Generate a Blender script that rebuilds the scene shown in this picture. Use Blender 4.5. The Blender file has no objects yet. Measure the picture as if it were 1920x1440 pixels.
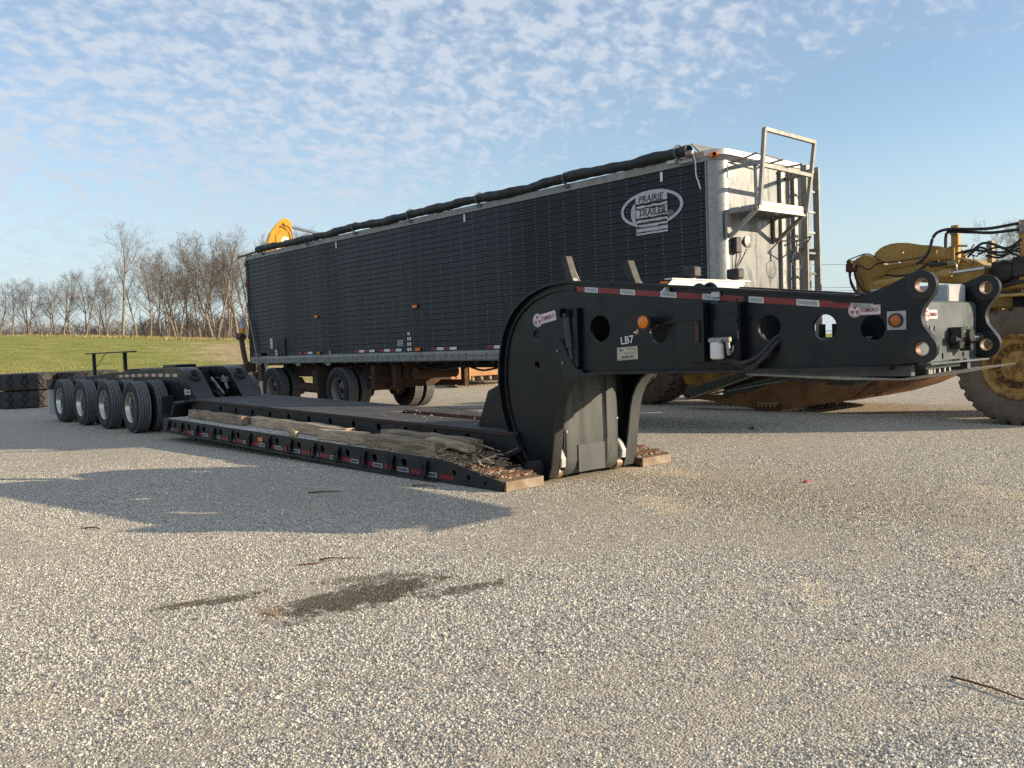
import bpy, bmesh, math, random
import numpy as np
from mathutils import Vector, Matrix
random.seed(7); rng = np.random.default_rng(7)
SC = bpy.context.scene; COL = SC.collection
R = math.radians
# ------------------------------------------------------------------ camera
cam_d = bpy.data.cameras.new('camera'); cam = bpy.data.objects.new('camera', cam_d); COL.objects.link(cam)
cr = Vector((0.662831, 0.747931, -0.035412)); cu_ = Vector((-0.010577, 0.056642, 0.998339)); cf = Vector((-0.748695, 0.661355, -0.045455))
m = Matrix((cr, cu_, -cf)).transposed().to_4x4(); m.translation = Vector((0, 0, 1.4566)); cam.matrix_world = m
cam_d.sensor_width = 36; cam_d.sensor_fit = 'HORIZONTAL'; cam_d.lens = 36 * 1650.2 / 1920
cam_d.clip_start = 0.05; cam_d.clip_end = 5000
SC.camera = cam
# ------------------------------------------------------------------ light
SUN = Vector((2.65, 2.10, 1.0)).normalized()
SUN_EL = math.asin(SUN.z); SUN_AZ = math.atan2(SUN.x, SUN.y)
sd = bpy.data.lights.new('sun', 'SUN'); sd.energy = 3.6; sd.angle = R(0.5); sd.color = (1.0, 0.82, 0.58)
so = bpy.data.objects.new('sun', sd); COL.objects.link(so); so.rotation_euler = SUN.to_track_quat('Z', 'Y').to_euler()
W = bpy.data.worlds.new('World'); SC.world = W; W.use_nodes = True
SC.view_settings.view_transform = 'Standard'; SC.view_settings.look = 'None'; SC.view_settings.gamma = 1
SC.view_settings.use_curve_mapping = False
SC.view_settings.exposure = 1.0
SC.render.engine = 'CYCLES'; SC.cycles.use_denoising = False; SC.cycles.max_bounces = 6
def build_sky():
    nt = W.node_tree; n = nt.nodes; l = nt.links; n.clear()
    out = n.new('ShaderNodeOutputWorld'); bg = n.new('ShaderNodeBackground'); bg.inputs[1].default_value = 0.098
    sky = n.new('ShaderNodeTexSky'); sky.sky_type = 'NISHITA'; sky.sun_disc = False
    sky.sun_elevation = SUN_EL; sky.sun_rotation = SUN_AZ; sky.air_density = 1.0; sky.dust_density = 0.4; sky.ozone_density = 1.6
    tc = n.new('ShaderNodeTexCoord'); sep = n.new('ShaderNodeSeparateXYZ'); l.new(tc.outputs['Generated'], sep.inputs[0])
    def math_(op, a, b=None, c=None):
        k = n.new('ShaderNodeMath'); k.operation = op
        for i, v in enumerate((a, b, c)):
            if v is None: continue
            if isinstance(v, (int, float)): k.inputs[i].default_value = v
            else: l.new(v, k.inputs[i])
        return k.outputs[0]
    zc = math_('MAXIMUM', sep.outputs[2], 0.0); zz = math_('ADD', zc, 0.35)
    px = math_('DIVIDE', sep.outputs[0], zz); py = math_('DIVIDE', sep.outputs[1], zz)
    cmb = n.new('ShaderNodeCombineXYZ'); l.new(px, cmb.inputs[0]); l.new(py, cmb.inputs[1])
    # a ripple-rich layer of small altocumulus puffs, thinning to clear air towards +x
    def noise(scale, detail, rough, vec=None, dist=0.0):
        k = n.new('ShaderNodeTexNoise'); k.inputs['Scale'].default_value = scale; k.inputs['Detail'].default_value = detail
        k.inputs['Roughness'].default_value = rough; k.inputs['Distortion'].default_value = dist
        l.new(vec or cmb.outputs[0], k.inputs['Vector']); return k.outputs['Fac']
    mp = n.new('ShaderNodeMapping'); mp.inputs['Rotation'].default_value = (0, 0, R(28)); mp.inputs['Scale'].default_value = (1.0, 0.8, 1)
    l.new(cmb.outputs[0], mp.inputs[0])
    puff = noise(27.0, 2.0, 0.5, mp.outputs[0], 0.3)
    fine = noise(62.0, 3.0, 0.55, mp.outputs[0], 0.2)
    big = noise(2.2, 4.0, 0.6)
    # clear side: line in the cloud plane
    edge = math_('ADD', math_('MULTIPLY', px, -0.2), py)
    edge = math_('ADD', edge, math_('MULTIPLY', math_('SUBTRACT', big, 0.5), 0.6))
    mr = n.new('ShaderNodeMapRange'); mr.interpolation_type = 'SMOOTHSTEP'
    l.new(edge, mr.inputs[0]); mr.inputs[1].default_value = 1.25; mr.inputs[2].default_value = 1.85; mr.inputs[3].default_value = 1.0; mr.inputs[4].default_value = 0.0
    cov = mr.outputs[0]
    v = math_('ADD', math_('MULTIPLY', puff, 0.66), math_('MULTIPLY', fine, 0.34))
    v = math_('ADD', v, math_('MULTIPLY', math_('SUBTRACT', cov, 1.0), 0.34))
    mr2 = n.new('ShaderNodeMapRange'); mr2.interpolation_type = 'SMOOTHSTEP'; l.new(v, mr2.inputs[0])
    mr2.inputs[1].default_value = 0.37; mr2.inputs[2].default_value = 0.66; mr2.inputs[3].default_value = 0.0; mr2.inputs[4].default_value = 0.78
    dens = mr2.outputs[0]
    low = n.new('ShaderNodeMapRange'); l.new(sep.outputs[2], low.inputs[0]); low.inputs[1].default_value = 0.02; low.inputs[2].default_value = 0.22
    low.inputs[3].default_value = 0.35; low.inputs[4].default_value = 1.0
    dens = math_('MULTIPLY', dens, low.outputs[0])
    veil = math_('MULTIPLY', math_('MULTIPLY', cov, 0.22), low.outputs[0])
    fac = math_('MINIMUM', math_('ADD', dens, veil), 0.9)
    mx = n.new('ShaderNodeMix'); mx.data_type = 'RGBA'; l.new(fac, mx.inputs[0]); l.new(sky.outputs[0], mx.inputs[6])
    mx.inputs[7].default_value = (3.3, 3.7, 4.25, 1)
    hz = n.new('ShaderNodeMapRange'); hz.interpolation_type = 'SMOOTHSTEP'; l.new(sep.outputs[2], hz.inputs[0]); hz.inputs[1].default_value = -0.02; hz.inputs[2].default_value = 0.26; hz.inputs[3].default_value = 0.85; hz.inputs[4].default_value = 0.0
    mh = n.new('ShaderNodeMix'); mh.data_type = 'RGBA'; l.new(hz.outputs[0], mh.inputs[0]); l.new(mx.outputs[2], mh.inputs[6]); mh.inputs[7].default_value = (2.95, 3.6, 4.05, 1)
    l.new(mh.outputs[2], bg.inputs[0]); l.new(bg.outputs[0], out.inputs[0])
build_sky()
# ------------------------------------------------------------------ materials
MATS = {}
def mat(name, c1, rough=0.6, metal=0.0, c2=None, scale=6.0, detail=5.0, lo=0.35, hi=0.65, bump=0.0, bscale=60.0, rvar=0.12, spec=0.5, coat=0.0, stretch=None, dust=None):
    if name in MATS: return MATS[name]
    mt = bpy.data.materials.new(name); mt.use_nodes = True; n = mt.node_tree.nodes; l = mt.node_tree.links
    b = n['Principled BSDF']; b.inputs['Roughness'].default_value = rough; b.inputs['Metallic'].default_value = metal
    b.inputs['Specular IOR Level'].default_value = spec; b.inputs['Coat Weight'].default_value = coat
    tc = n.new('ShaderNodeTexCoord'); vec = tc.outputs['Object']
    if stretch:
        mp = n.new('ShaderNodeMapping'); mp.inputs['Scale'].default_value = stretch; l.new(vec, mp.inputs[0]); vec = mp.outputs[0]
    nz = n.new('ShaderNodeTexNoise'); nz.inputs['Scale'].default_value = scale; nz.inputs['Detail'].default_value = detail; nz.inputs['Roughness'].default_value = 0.6
    l.new(vec, nz.inputs['Vector'])
    c2 = c2 or tuple(x * 0.75 for x in c1)
    cr_ = n.new('ShaderNodeValToRGB'); cr_.color_ramp.elements[0].position = lo; cr_.color_ramp.elements[1].position = hi
    cr_.color_ramp.elements[0].color = (*c1, 1); cr_.color_ramp.elements[1].color = (*c2, 1)
    l.new(nz.outputs['Fac'], cr_.inputs[0]); col = cr_.outputs[0]
    if dust:   # upward-facing faces gather dust
        ge = n.new('ShaderNodeNewGeometry'); sp = n.new('ShaderNodeSeparateXYZ'); l.new(ge.outputs['Normal'], sp.inputs[0])
        mr = n.new('ShaderNodeMapRange'); l.new(sp.outputs[2], mr.inputs[0]); mr.inputs[1].default_value = 0.3; mr.inputs[2].default_value = 1.0; mr.inputs[4].default_value = dust[3]
        mx = n.new('ShaderNodeMix'); mx.data_type = 'RGBA'; l.new(mr.outputs[0], mx.inputs[0]); l.new(col, mx.inputs[6]); mx.inputs[7].default_value = (*dust[:3], 1); col = mx.outputs[2]
    l.new(col, b.inputs['Base Color'])
    if rvar:
        n2 = n.new('ShaderNodeTexNoise'); n2.inputs['Scale'].default_value = scale * 2.3; n2.inputs['Detail'].default_value = 6; l.new(vec, n2.inputs['Vector'])
        m2 = n.new('ShaderNodeMapRange'); l.new(n2.outputs['Fac'], m2.inputs[0]); m2.inputs[1].default_value = 0.3; m2.inputs[2].default_value = 0.7
        m2.inputs[3].default_value = max(0.03, rough - rvar); m2.inputs[4].default_value = min(1, rough + rvar); l.new(m2.outputs[0], b.inputs['Roughness'])
    if bump:
        n3 = n.new('ShaderNodeTexNoise'); n3.inputs['Scale'].default_value = bscale; n3.inputs['Detail'].default_value = 4; l.new(vec, n3.inputs['Vector'])
        bp = n.new('ShaderNodeBump'); bp.inputs['Strength'].default_value = bump; bp.inputs['Distance'].default_value = 0.02; l.new(n3.outputs['Fac'], bp.inputs['Height']); l.new(bp.outputs[0], b.inputs['Normal'])
    MATS[name] = mt; return mt
BLACK = mat('black_paint', (.0035, .0055, .0085), .36, c2=(.009, .0105, .0125), scale=2.5, lo=.45, hi=.75, rvar=.12, spec=.35, dust=(.12, .115, .105, .25))
BLACKD = mat('dusty_black_steel', (.012, .0135, .015), .55, c2=(.028, .027, .026), scale=3.0, spec=.35, dust=(.16, .15, .13, .3), bump=.1)
DECK = mat('worn_deck_steel', (.05, .05, .05), .7, c2=(.085, .078, .07), scale=1.6, bump=.25, bscale=30)
RUST = mat('rust', (.14, .055, .025), .85, c2=(.07, .03, .018), scale=9, bump=.4)
RUSTD = mat('dark_rust_frame', (.05, .028, .02), .85, c2=(.1, .05, .028), scale=5, bump=.3)
GREYPL = mat('grey_dusty_plate', (.068, .077, .08), .5, c2=(.045, .052, .055), scale=2.2, rvar=.15, stretch=(2, 2, .35))
HEADPL = mat('grey_satin_plate', (.105, .125, .132), .4, metal=.15, c2=(.088, .105, .112), scale=3)
RUB = mat('tyre_rubber', (.011, .012, .013), .75, c2=(.02, .02, .019), scale=9, bump=.2, bscale=120)
RUBD = mat('dusty_tyre_rubber', (.10, .08, .06), .9, c2=(.16, .122, .088), scale=5, bump=.3)
RUBG = mat('tread_rubber_worn', (.17, .17, .168), .75, c2=(.10, .10, .10), scale=20, bump=.2)
ALU = mat('polished_aluminium', (.62, .61, .57), .22, metal=1.0, c2=(.42, .41, .38), scale=7)
GALV = mat('galvanised_sheet', (.3, .305, .295), .42, metal=.6, c2=(.26, .265, .26), scale=8, detail=8, lo=.4, hi=.6, rvar=.15)
GALVP = mat('weathered_aluminium_panel', (.185, .195, .2), .46, metal=.45, c2=(.15, .158, .162), scale=3, detail=9, lo=.35, hi=.7, rvar=.2, stretch=(1, 1, .35))
ALUR = mat('dull_aluminium_rail', (.27, .265, .245), .55, metal=.25, c2=(.2, .195, .18), scale=5)
NAVY = mat('dark_navy_side_plank', (.003, .0048, .0085), .42, c2=(.0048, .0072, .012), scale=1.3, spec=.27, rvar=.12, bump=.12, bscale=2.5, stretch=(.25, 1, 3))
NAVYL = mat('highlight_plank_lip', (.014, .018, .024), .5, c2=(.05, .055, .064), scale=3)  # paler tone paints the highlight line along each plank joint
RIVET = mat('rivet_metal', (.6, .62, .66), .5)
TARP = mat('black_green_tarp', (.008, .011, .0095), .6, c2=(.016, .019, .017), scale=3, bump=.5, bscale=14)
RED = mat('red_reflective_tape', (.25, .012, .02), .35)
WHT = mat('silver_reflective_tape', (.62, .64, .66), .3, metal=.2, c2=(.4, .43, .46), scale=30)
WHITE = mat('white_paint', (.7, .7, .68), .5, c2=(.66, .66, .64))
DECAL = mat('worn_white_decal', (.52, .52, .53), .6, c2=(.36, .37, .39), scale=8)
INK = mat('black_ink', (.012, .012, .014), .6)
PINKS = mat('pale_pink_sticker', (.72, .6, .61), .45)
REDINK = mat('dark_red_ink', (.2, .01, .035), .5)
AMBER = mat('amber_lens', (.85, .22, .01), .25, c2=(.7, .14, .005), scale=40)
DARKPL = mat('dark_plastic', (.03, .029, .027), .55)
YEL = mat('dusty_machine_yellow', (.45, .285, .07), .6, c2=(.33, .2, .06), scale=4, detail=7, bump=.15, dust=(.3, .23, .14, .4))
YELB = mat('bright_machine_yellow', (.75, .36, .02), .4, c2=(.6, .28, .02), scale=2)
YELR = mat('rusty_yellow_bowl', (.3, .145, .045), .7, c2=(.15, .06, .025), scale=2.2, detail=7, lo=.35, hi=.7, bump=.3)
ORNG = mat('dusty_orange_undercarriage', (.42, .22, .1), .8, c2=(.32, .16, .08), scale=4, bump=.2)
TRACK = mat('dusty_track_steel', (.3, .24, .17), .8, c2=(.14, .1, .07), scale=12)
OLIVE = mat('olive_steel', (.075, .085, .06), .6, c2=(.05, .055, .045), scale=3)
HOSE = mat('hydraulic_hose', (.02, .018, .022), .5)
CHROME = mat('chrome_rod', (.7, .7, .72), .15, metal=1.0)
STEEL = mat('bare_steel', (.32, .31, .3), .45, metal=.6, c2=(.22, .2, .19), scale=15)
COPPER = mat('bushing_bronze', (.3, .2, .15), .5, metal=.3)
WOOD = mat('weathered_timber', (.44, .335, .225), .85, c2=(.17, .125, .085), scale=7, detail=9, stretch=(.35, 5, 5), bump=1.0, bscale=25)
WOODL = mat('split_pale_timber', (.6, .47, .31), .85, c2=(.28, .2, .13), scale=6, detail=8, stretch=(.5, 5, 5), bump=.6, bscale=25)
DECKW = mat('grey_white_deck_boards', (.55, .53, .48), .85, c2=(.34, .32, .28), scale=4, detail=8, stretch=(.4, 4, 4), bump=.4)
BARK = mat('grey_brown_bark', (.3, .25, .19), .9, c2=(.17, .14, .11), scale=3)
TWIG = mat('twig_bark', (.23, .19, .15), .9, c2=(.16, .13, .105), scale=.6)
# ------------------------------------------------------------------ mesh helpers
class MB:
    def __init__(s): s.v = []; s.f = []
    def add(s, v, f):
        o = len(s.v); s.v += [tuple(p) for p in v]; s.f += [tuple(i + o for i in q) for q in f]; return s
    def box(s, x0, x1, y0, y1, z0, z1):
        return s.add([(x0, y0, z0), (x1, y0, z0), (x1, y1, z0), (x0, y1, z0), (x0, y0, z1), (x1, y0, z1), (x1, y1, z1), (x0, y1, z1)],
                     [(0, 3, 2, 1), (4, 5, 6, 7), (0, 1, 5, 4), (1, 2, 6, 5), (2, 3, 7, 6), (3, 0, 4, 7)])
    def bar(s, p0, p1, w, h, up=(0, 0, 1)):      # rectangular bar from p0 to p1
        p0 = Vector(p0); p1 = Vector(p1); d = (p1 - p0).normalized(); u = Vector(up)
        if abs(d.dot(u)) > .98: u = Vector((1, 0, 0))
        a = d.cross(u).normalized(); b = a.cross(d).normalized()
        v = []
        for p in (p0, p1):
            for sa, sb in ((-1, -1), (1, -1), (1, 1), (-1, 1)): v.append(p + a * (sa * w / 2) + b * (sb * h / 2))
        return s.add(v, [(3, 2, 1, 0), (4, 5, 6, 7), (0, 1, 5, 4), (1, 2, 6, 5), (2, 3, 7, 6), (3, 0, 4, 7)])
    def cyl(s, p0, p1, r0, r1=None, n=14, caps=True):
        r1 = r0 if r1 is None else r1
        p0 = Vector(p0); p1 = Vector(p1); d = (p1 - p0).normalized(); u = Vector((0, 0, 1)) if abs(d.z) < .95 else Vector((1, 0, 0))
        a = d.cross(u).normalized(); b = a.cross(d); v = []
        for p, r in ((p0, r0), (p1, r1)):
            for i in range(n):
                t = 2 * math.pi * i / n; v.append(p + a * (r * math.cos(t)) + b * (r * math.sin(t)))
        f = [(i, (i + 1) % n, n + (i + 1) % n, n + i) for i in range(n)]
        if caps: f += [tuple(range(n - 1, -1, -1)), tuple(range(n, 2 * n))]
        return s.add(v, f)
    def tube(s, pts, r, n=8, sub=4):
        P = [Vector(p) for p in pts]; Q = []
        for i in range(len(P) - 1):                # catmull-rom
            a = P[max(i - 1, 0)]; b = P[i]; c = P[i + 1]; d = P[min(i + 2, len(P) - 1)]
            for k in range(sub):
                t = k / sub; Q.append(.5 * ((2 * b) + (c - a) * t + (2 * a - 5 * b + 4 * c - d) * t * t + (3 * b - a - 3 * c + d) * t ** 3))
        Q.append(P[-1]); rr = r if callable(r) else (lambda t: r); v = []
        for i, p in enumerate(Q):
            d = (Q[min(i + 1, len(Q) - 1)] - Q[max(i - 1, 0)]).normalized(); u = Vector((0, 0, 1)) if abs(d.z) < .9 else Vector((1, 0, 0))
            a = d.cross(u).normalized(); b = a.cross(d); q = rr(i / (len(Q) - 1))
            v += [p + a * (q * math.cos(2 * math.pi * k / n)) + b * (q * math.sin(2 * math.pi * k / n)) for k in range(n)]
        L = len(Q); f = [(i * n + k, i * n + (k + 1) % n, (i + 1) * n + (k + 1) % n, (i + 1) * n + k) for i in range(L - 1) for k in range(n)]
        f += [tuple(range(n)), tuple(range((L - 1) * n, L * n))]
        return s.add(v, f)
    def lathe(s, c, prof, n=40, axis='y', closed=False):    # prof: (h, r) about an axis through c
        c = Vector(c); v = []; k = len(prof)
        for i in range(n):
            t = 2 * math.pi * i / n; a, b = math.cos(t), math.sin(t)
            for h, r in prof:
                if axis == 'y': v.append(c + Vector((r * a, h, r * b)))
                elif axis == 'z': v.append(c + Vector((r * a, r * b, h)))
                else: v.append(c + Vector((h, r * a, r * b)))
        kk = k if closed else k - 1
        f = [(i * k + j, i * k + (j + 1) % k, ((i + 1) % n) * k + (j + 1) % k, ((i + 1) % n) * k + j) for i in range(n) for j in range(kk)]
        return s.add(v, f)
    def prism(s, pts, a0, a1, plane='xz'):       # polygon in a plane, extruded between a0 and a1 on the third axis
        def mk(p, a): return (p[0], a, p[1]) if plane == 'xz' else ((a, p[0], p[1]) if plane == 'yz' else (p[0], p[1], a))
        k = len(pts); v = [mk(p, a0) for p in pts] + [mk(p, a1) for p in pts]
        return s.add(v, [tuple(range(k)), tuple(range(2 * k - 1, k - 1, -1))] + [(i, k + i, k + (i + 1) % k, (i + 1) % k) for i in range(k)])
    def plate(s, outline, holes, a0, a1, plane='xz'):  # prism with holes
        cu = bpy.data.curves.new('t', 'CURVE'); cu.dimensions = '2D'; cu.fill_mode = 'BOTH'; cu.extrude = abs(a1 - a0) / 2
        for pl in [outline] + holes:
            sp = cu.splines.new('POLY'); sp.points.add(len(pl) - 1); sp.use_cyclic_u = True
            for q, p in zip(sp.points, pl): q.co = (p[0], p[1], 0, 1)
        ob = bpy.data.objects.new('t', cu); me = bpy.data.meshes.new_from_object(ob); mid = (a0 + a1) / 2
        v = []
        for q in me.vertices:
            x, y, z = q.co
            v.append((x, mid + z, y) if plane == 'xz' else ((mid + z, x, y) if plane == 'yz' else (x, y, mid + z)))
        s.add(v, [tuple(p.vertices) for p in me.polygons])
        bpy.data.objects.remove(ob); bpy.data.curves.remove(cu); bpy.data.meshes.remove(me); return s
    def strip(s, line, a0, a1, th):               # a flange: a strip following an xz line, a0..a1 in y, thickness th
        P = [Vector((p[0], p[1])) for p in line]; N = []
        for i in range(len(P)):
            d = (P[min(i + 1, len(P) - 1)] - P[max(i - 1, 0)]).normalized(); N.append(Vector((-d.y, d.x)))
        v = []
        for p, nn in zip(P, N):
            q = p + nn * th; v += [(p.x, a0, p.y), (p.x, a1, p.y), (q.x, a1, q.y), (q.x, a0, q.y)]
        L = len(P); f = [(i * 4 + k, i * 4 + (k + 1) % 4, i * 4 + 4 + (k + 1) % 4, i * 4 + 4 + k) for i in range(L - 1) for k in range(4)]
        f += [(0, 1, 2, 3), (L * 4 - 1, L * 4 - 2, L * 4 - 3, L * 4 - 4)]
        return s.add(v, f)
    def text(s, string, origin, size, ex, ey, depth=0.002, squash=1.0):
        cu = bpy.data.curves.new('t', 'FONT'); cu.body = string; cu.size = size; cu.extrude = depth / 2; cu.align_x = 'CENTER'; cu.align_y = 'CENTER'; cu.resolution_u = 3
        cu.offset = size * 0.012
        ob = bpy.data.objects.new('t', cu); me = bpy.data.meshes.new_from_object(ob)
        o = Vector(origin); ex = Vector(ex).normalized(); ey = Vector(ey).normalized(); ez = ex.cross(ey)
        s.add([o + ex * (q.co.x * squash) + ey * q.co.y + ez * q.co.z for q in me.vertices], [tuple(p.vertices) for p in me.polygons])
        bpy.data.objects.remove(ob); bpy.data.curves.remove(cu); bpy.data.meshes.remove(me); return s
def circ(cx, cz, r, n=24, rz=None): return [(cx + r * math.cos(2 * math.pi * i / n), cz + (rz or r) * math.sin(2 * math.pi * i / n)) for i in range(n)]
def tag(o, label=None, cat=None, group=None, kind=None):
    if label: o['label'] = label
    if cat: o['category'] = cat
    if group: o['group'] = group
    if kind: o['kind'] = kind
    return o
def thing(name, loc, label, cat, group=None):
    o = bpy.data.objects.new(name, None); COL.objects.link(o); o.location = loc; o.empty_display_size = .2
    return tag(o, label, cat, group)
def mesh(mb, material, smooth=35, bevel=0.0):
    me = bpy.data.meshes.new('m'); me.from_pydata(mb.v, [], mb.f)
    bm = bmesh.new(); bm.from_mesh(me); bmesh.ops.recalc_face_normals(bm, faces=bm.faces)
    if bevel:
        ed = [e for e in bm.edges if len(e.link_faces) == 2 and e.calc_face_angle(0) > R(40)]
        try: bmesh.ops.bevel(bm, geom=ed, offset=bevel, segments=1, affect='EDGES', clamp_overlap=True)
        except Exception: pass
    bm.to_mesh(me); bm.free()
    if smooth and len(me.polygons):
        me.polygons.foreach_set('use_smooth', [True] * len(me.polygons)); me.set_sharp_from_angle(angle=R(smooth))
    me.materials.append(material); return me
def world_loc(o):
    v = Vector((0, 0, 0))
    while o is not None:
        v = v + o.location; o = o.parent
    return v
def part(name, mb, material, parent=None, smooth=35, bevel=0.0, label=None, kind=None):
    """geometry in world coordinates, origin at its own centre, parented without rotation"""
    P = np.array(mb.v); c = Vector(((P.min(0) + P.max(0)) / 2).tolist()) if parent is not None else Vector((0, 0, 0))
    if parent is None:
        c = Vector((float((P[:, 0].min() + P[:, 0].max()) / 2), float((P[:, 1].min() + P[:, 1].max()) / 2), float(P[:, 2].min())))
    mb.v = [(p[0] - c.x, p[1] - c.y, p[2] - c.z) for p in mb.v]
    me = mesh(mb, material, smooth, bevel); me.name = name
    o = bpy.data.objects.new(name, me); COL.objects.link(o)
    if parent is not None: o.parent = parent; o.location = c - world_loc(parent)
    else: o.location = c
    return tag(o, label, None, None, kind)
def clone(o, parent, loc, flip=False):
    c = o.copy(); COL.objects.link(c); c.parent = parent; c.location = loc
    if flip: c.rotation_euler = (0, 0, math.pi)
    for ch in o.children: clone(ch, c, ch.location)
    return c
# ------------------------------------------------------------------ ground
def nodes_of(name):
    mt = bpy.data.materials.new(name); mt.use_nodes = True
    return mt, mt.node_tree.nodes, mt.node_tree.links
STAINS = ((-4.47, 2.72, 92, .60, .25, 1.0), (-5.05, 2.05, 75, .36, .085, .9), (-4.12, 3.2, 80, .33, .095, .8), (-4.75, 3.0, 60, .4, .10, .7), (-4.62, 2.45, 100, .3, .1, .9))
def stain_mask(n, l, P):
    nz = n.new('ShaderNodeTexNoise'); nz.inputs['Scale'].default_value = 9; nz.inputs['Detail'].default_value = 6; nz.inputs['Roughness'].default_value = .7; l.new(P, nz.inputs['Vector']); out = None
    for cx, cy, ang, rx, ry, amt in STAINS:
        mp = n.new('ShaderNodeMapping'); mp.vector_type = 'TEXTURE'; mp.inputs['Location'].default_value = (cx, cy, 0); mp.inputs['Rotation'].default_value = (0, 0, R(ang)); mp.inputs['Scale'].default_value = (rx, ry, 1); l.new(P, mp.inputs[0])
        fl = n.new('ShaderNodeVectorMath'); fl.operation = 'MULTIPLY'; fl.inputs[1].default_value = (1, 1, 0); l.new(mp.outputs[0], fl.inputs[0])
        ln = n.new('ShaderNodeVectorMath'); ln.operation = 'LENGTH'; l.new(fl.outputs[0], ln.inputs[0])
        ad = n.new('ShaderNodeMath'); ad.operation = 'MULTIPLY_ADD'; l.new(nz.outputs['Fac'], ad.inputs[0]); ad.inputs[1].default_value = 3.2; l.new(ln.outputs['Value'], ad.inputs[2])
        mr = n.new('ShaderNodeMapRange'); mr.interpolation_type = 'SMOOTHSTEP'; l.new(ad.outputs[0], mr.inputs[0]); mr.inputs[1].default_value = 2.2; mr.inputs[2].default_value = 2.75; mr.inputs[3].default_value = amt; mr.inputs[4].default_value = 0
        if out is None: out = mr.outputs[0]
        else:
            mx = n.new('ShaderNodeMath'); mx.operation = 'MAXIMUM'; l.new(out, mx.inputs[0]); l.new(mr.outputs[0], mx.inputs[1]); out = mx.outputs[0]
    return out
def ground_material():
    mt, n, l = nodes_of('worn_chip_seal_asphalt'); b = n['Principled BSDF']; b.inputs['Roughness'].default_value = .9; b.inputs['Specular IOR Level'].default_value = .25
    tc = n.new('ShaderNodeTexCoord'); P = tc.outputs['Object']
    def noise(scale, detail=4, rough=.6, vec=None, off=0):
        k = n.new('ShaderNodeTexNoise'); k.inputs['Scale'].default_value = scale; k.inputs['Detail'].default_value = detail; k.inputs['Roughness'].default_value = rough
        v = vec or P
        if off:
            a = n.new('ShaderNodeVectorMath'); a.operation = 'ADD'; a.inputs[1].default_value = (off, off * .7, 0); l.new(v, a.inputs[0]); v = a.outputs[0]
        l.new(v, k.inputs['Vector']); return k.outputs['Fac']
    def mr(x, a, b_, c=0., d=1., smooth=True):
        k = n.new('ShaderNodeMapRange'); k.interpolation_type = 'SMOOTHSTEP' if smooth else 'LINEAR'; l.new(x, k.inputs[0])
        for i, v in enumerate((a, b_, c, d)): k.inputs[i + 1].default_value = v
        return k.outputs[0]
    def mth(op, a, b_):
        k = n.new('ShaderNodeMath'); k.operation = op
        for i, v in enumerate((a, b_)):
            if isinstance(v, (int, float)): k.inputs[i].default_value = v
            else: l.new(v, k.inputs[i])
        return k.outputs[0]
    def mix(f, a, b_):
        k = n.new('ShaderNodeMix'); k.data_type = 'RGBA'
        if isinstance(f, (int, float)): k.inputs[0].default_value = f
        else: l.new(f, k.inputs[0])
        for i, v in ((6, a), (7, b_)):
            if isinstance(v, tuple): k.inputs[i].default_value = (*v, 1)
            else: l.new(v, k.inputs[i])
        return k.outputs[2]
    def blob(cx, cy, ang, rx, ry, jit=.35):
        mp = n.new('ShaderNodeMapping'); mp.vector_type = 'TEXTURE'; mp.inputs['Location'].default_value = (cx, cy, 0); mp.inputs['Rotation'].default_value = (0, 0, R(ang)); mp.inputs['Scale'].default_value = (rx, ry, 1)
        l.new(P, mp.inputs[0]); ln = n.new('ShaderNodeVectorMath'); ln.operation = 'LENGTH'; l.new(mp.outputs[0], ln.inputs[0])
        d = mth('ADD', ln.outputs['Value'], mth('MULTIPLY', mth('SUBTRACT', noise(7, 5, .65), .5), jit * 5))
        return mr(d, .45, 1.1, 1, 0)
    vor = n.new('ShaderNodeTexVoronoi'); vor.inputs['Scale'].default_value = 85; l.new(P, vor.inputs['Vector'])
    sp = n.new('ShaderNodeSeparateColor'); l.new(vor.outputs['Color'], sp.inputs[0])
    rp = n.new('ShaderNodeValToRGB'); e = rp.color_ramp.elements; e[0].position = 0; e[0].color = (0.115, 0.108, 0.103, 1); e[1].position = 1; e[1].color = (0.9, 0.854, 0.649, 1)
    for pos, c in ((.22, (0.282, 0.255, 0.22, 1)), (.45, (0.512, 0.442, 0.345, 1)), (.8, (0.717, 0.614, 0.464, 1))):
        x = e.new(pos); x.color = c
    l.new(sp.outputs[0], rp.inputs[0]); chips = rp.outputs[0]
    big = noise(.35, 5, .6); mid = noise(1.6, 5, .6, off=3); fine = noise(45, 4, .7)
    matrix_ = mix(mr(fine, .35, .65), (0.384, 0.337, 0.273), (0.64, 0.55, 0.427))
    col = mix(mr(mid, .4, .68, .55, .9), matrix_, chips)
    col = mix(mth('MULTIPLY', mr(big, .38, .64), .4), col, mix(mr(fine, .3, .7), (0.307, 0.278, 0.242), (0.538, 0.474, 0.381)))
    sand = mr(mth('ADD', mth('MULTIPLY', noise(.8, 6, .68, off=11), .7), mth('MULTIPLY', noise(5, 4, .6), .3)), .56, .68, 0, .55)
    for a in ((-4.93, 6.06, 60, .25, .6), (-2.2, 5.75, 35, .22, .45), (-2.55, 4.5, 40, .12, .35), (-2.9, 8.25, 60, .25, .6), (-6.3, 7.6, 80, .35, .9)): sand = mth('MAXIMUM', sand, mth('MULTIPLY', blob(*a), .75))
    col = mix(mr(noise(14, 5, .75, off=2), .42, .62, 0, .38), col, (.2, .192, .175))
    col = mix(mr(noise(5.5, 5, .7, off=9), .52, .7, 0, .3), col, (.62, .57, .48))
    col = mix(sand, col, mix(mr(fine, .3, .7), (0.64, 0.497, 0.324), (0.819, 0.655, 0.443)))
    stain = stain_mask(n, l, P)
    col = mix(mth('MULTIPLY', stain, .85), col, (.075, .055, .034))
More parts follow.
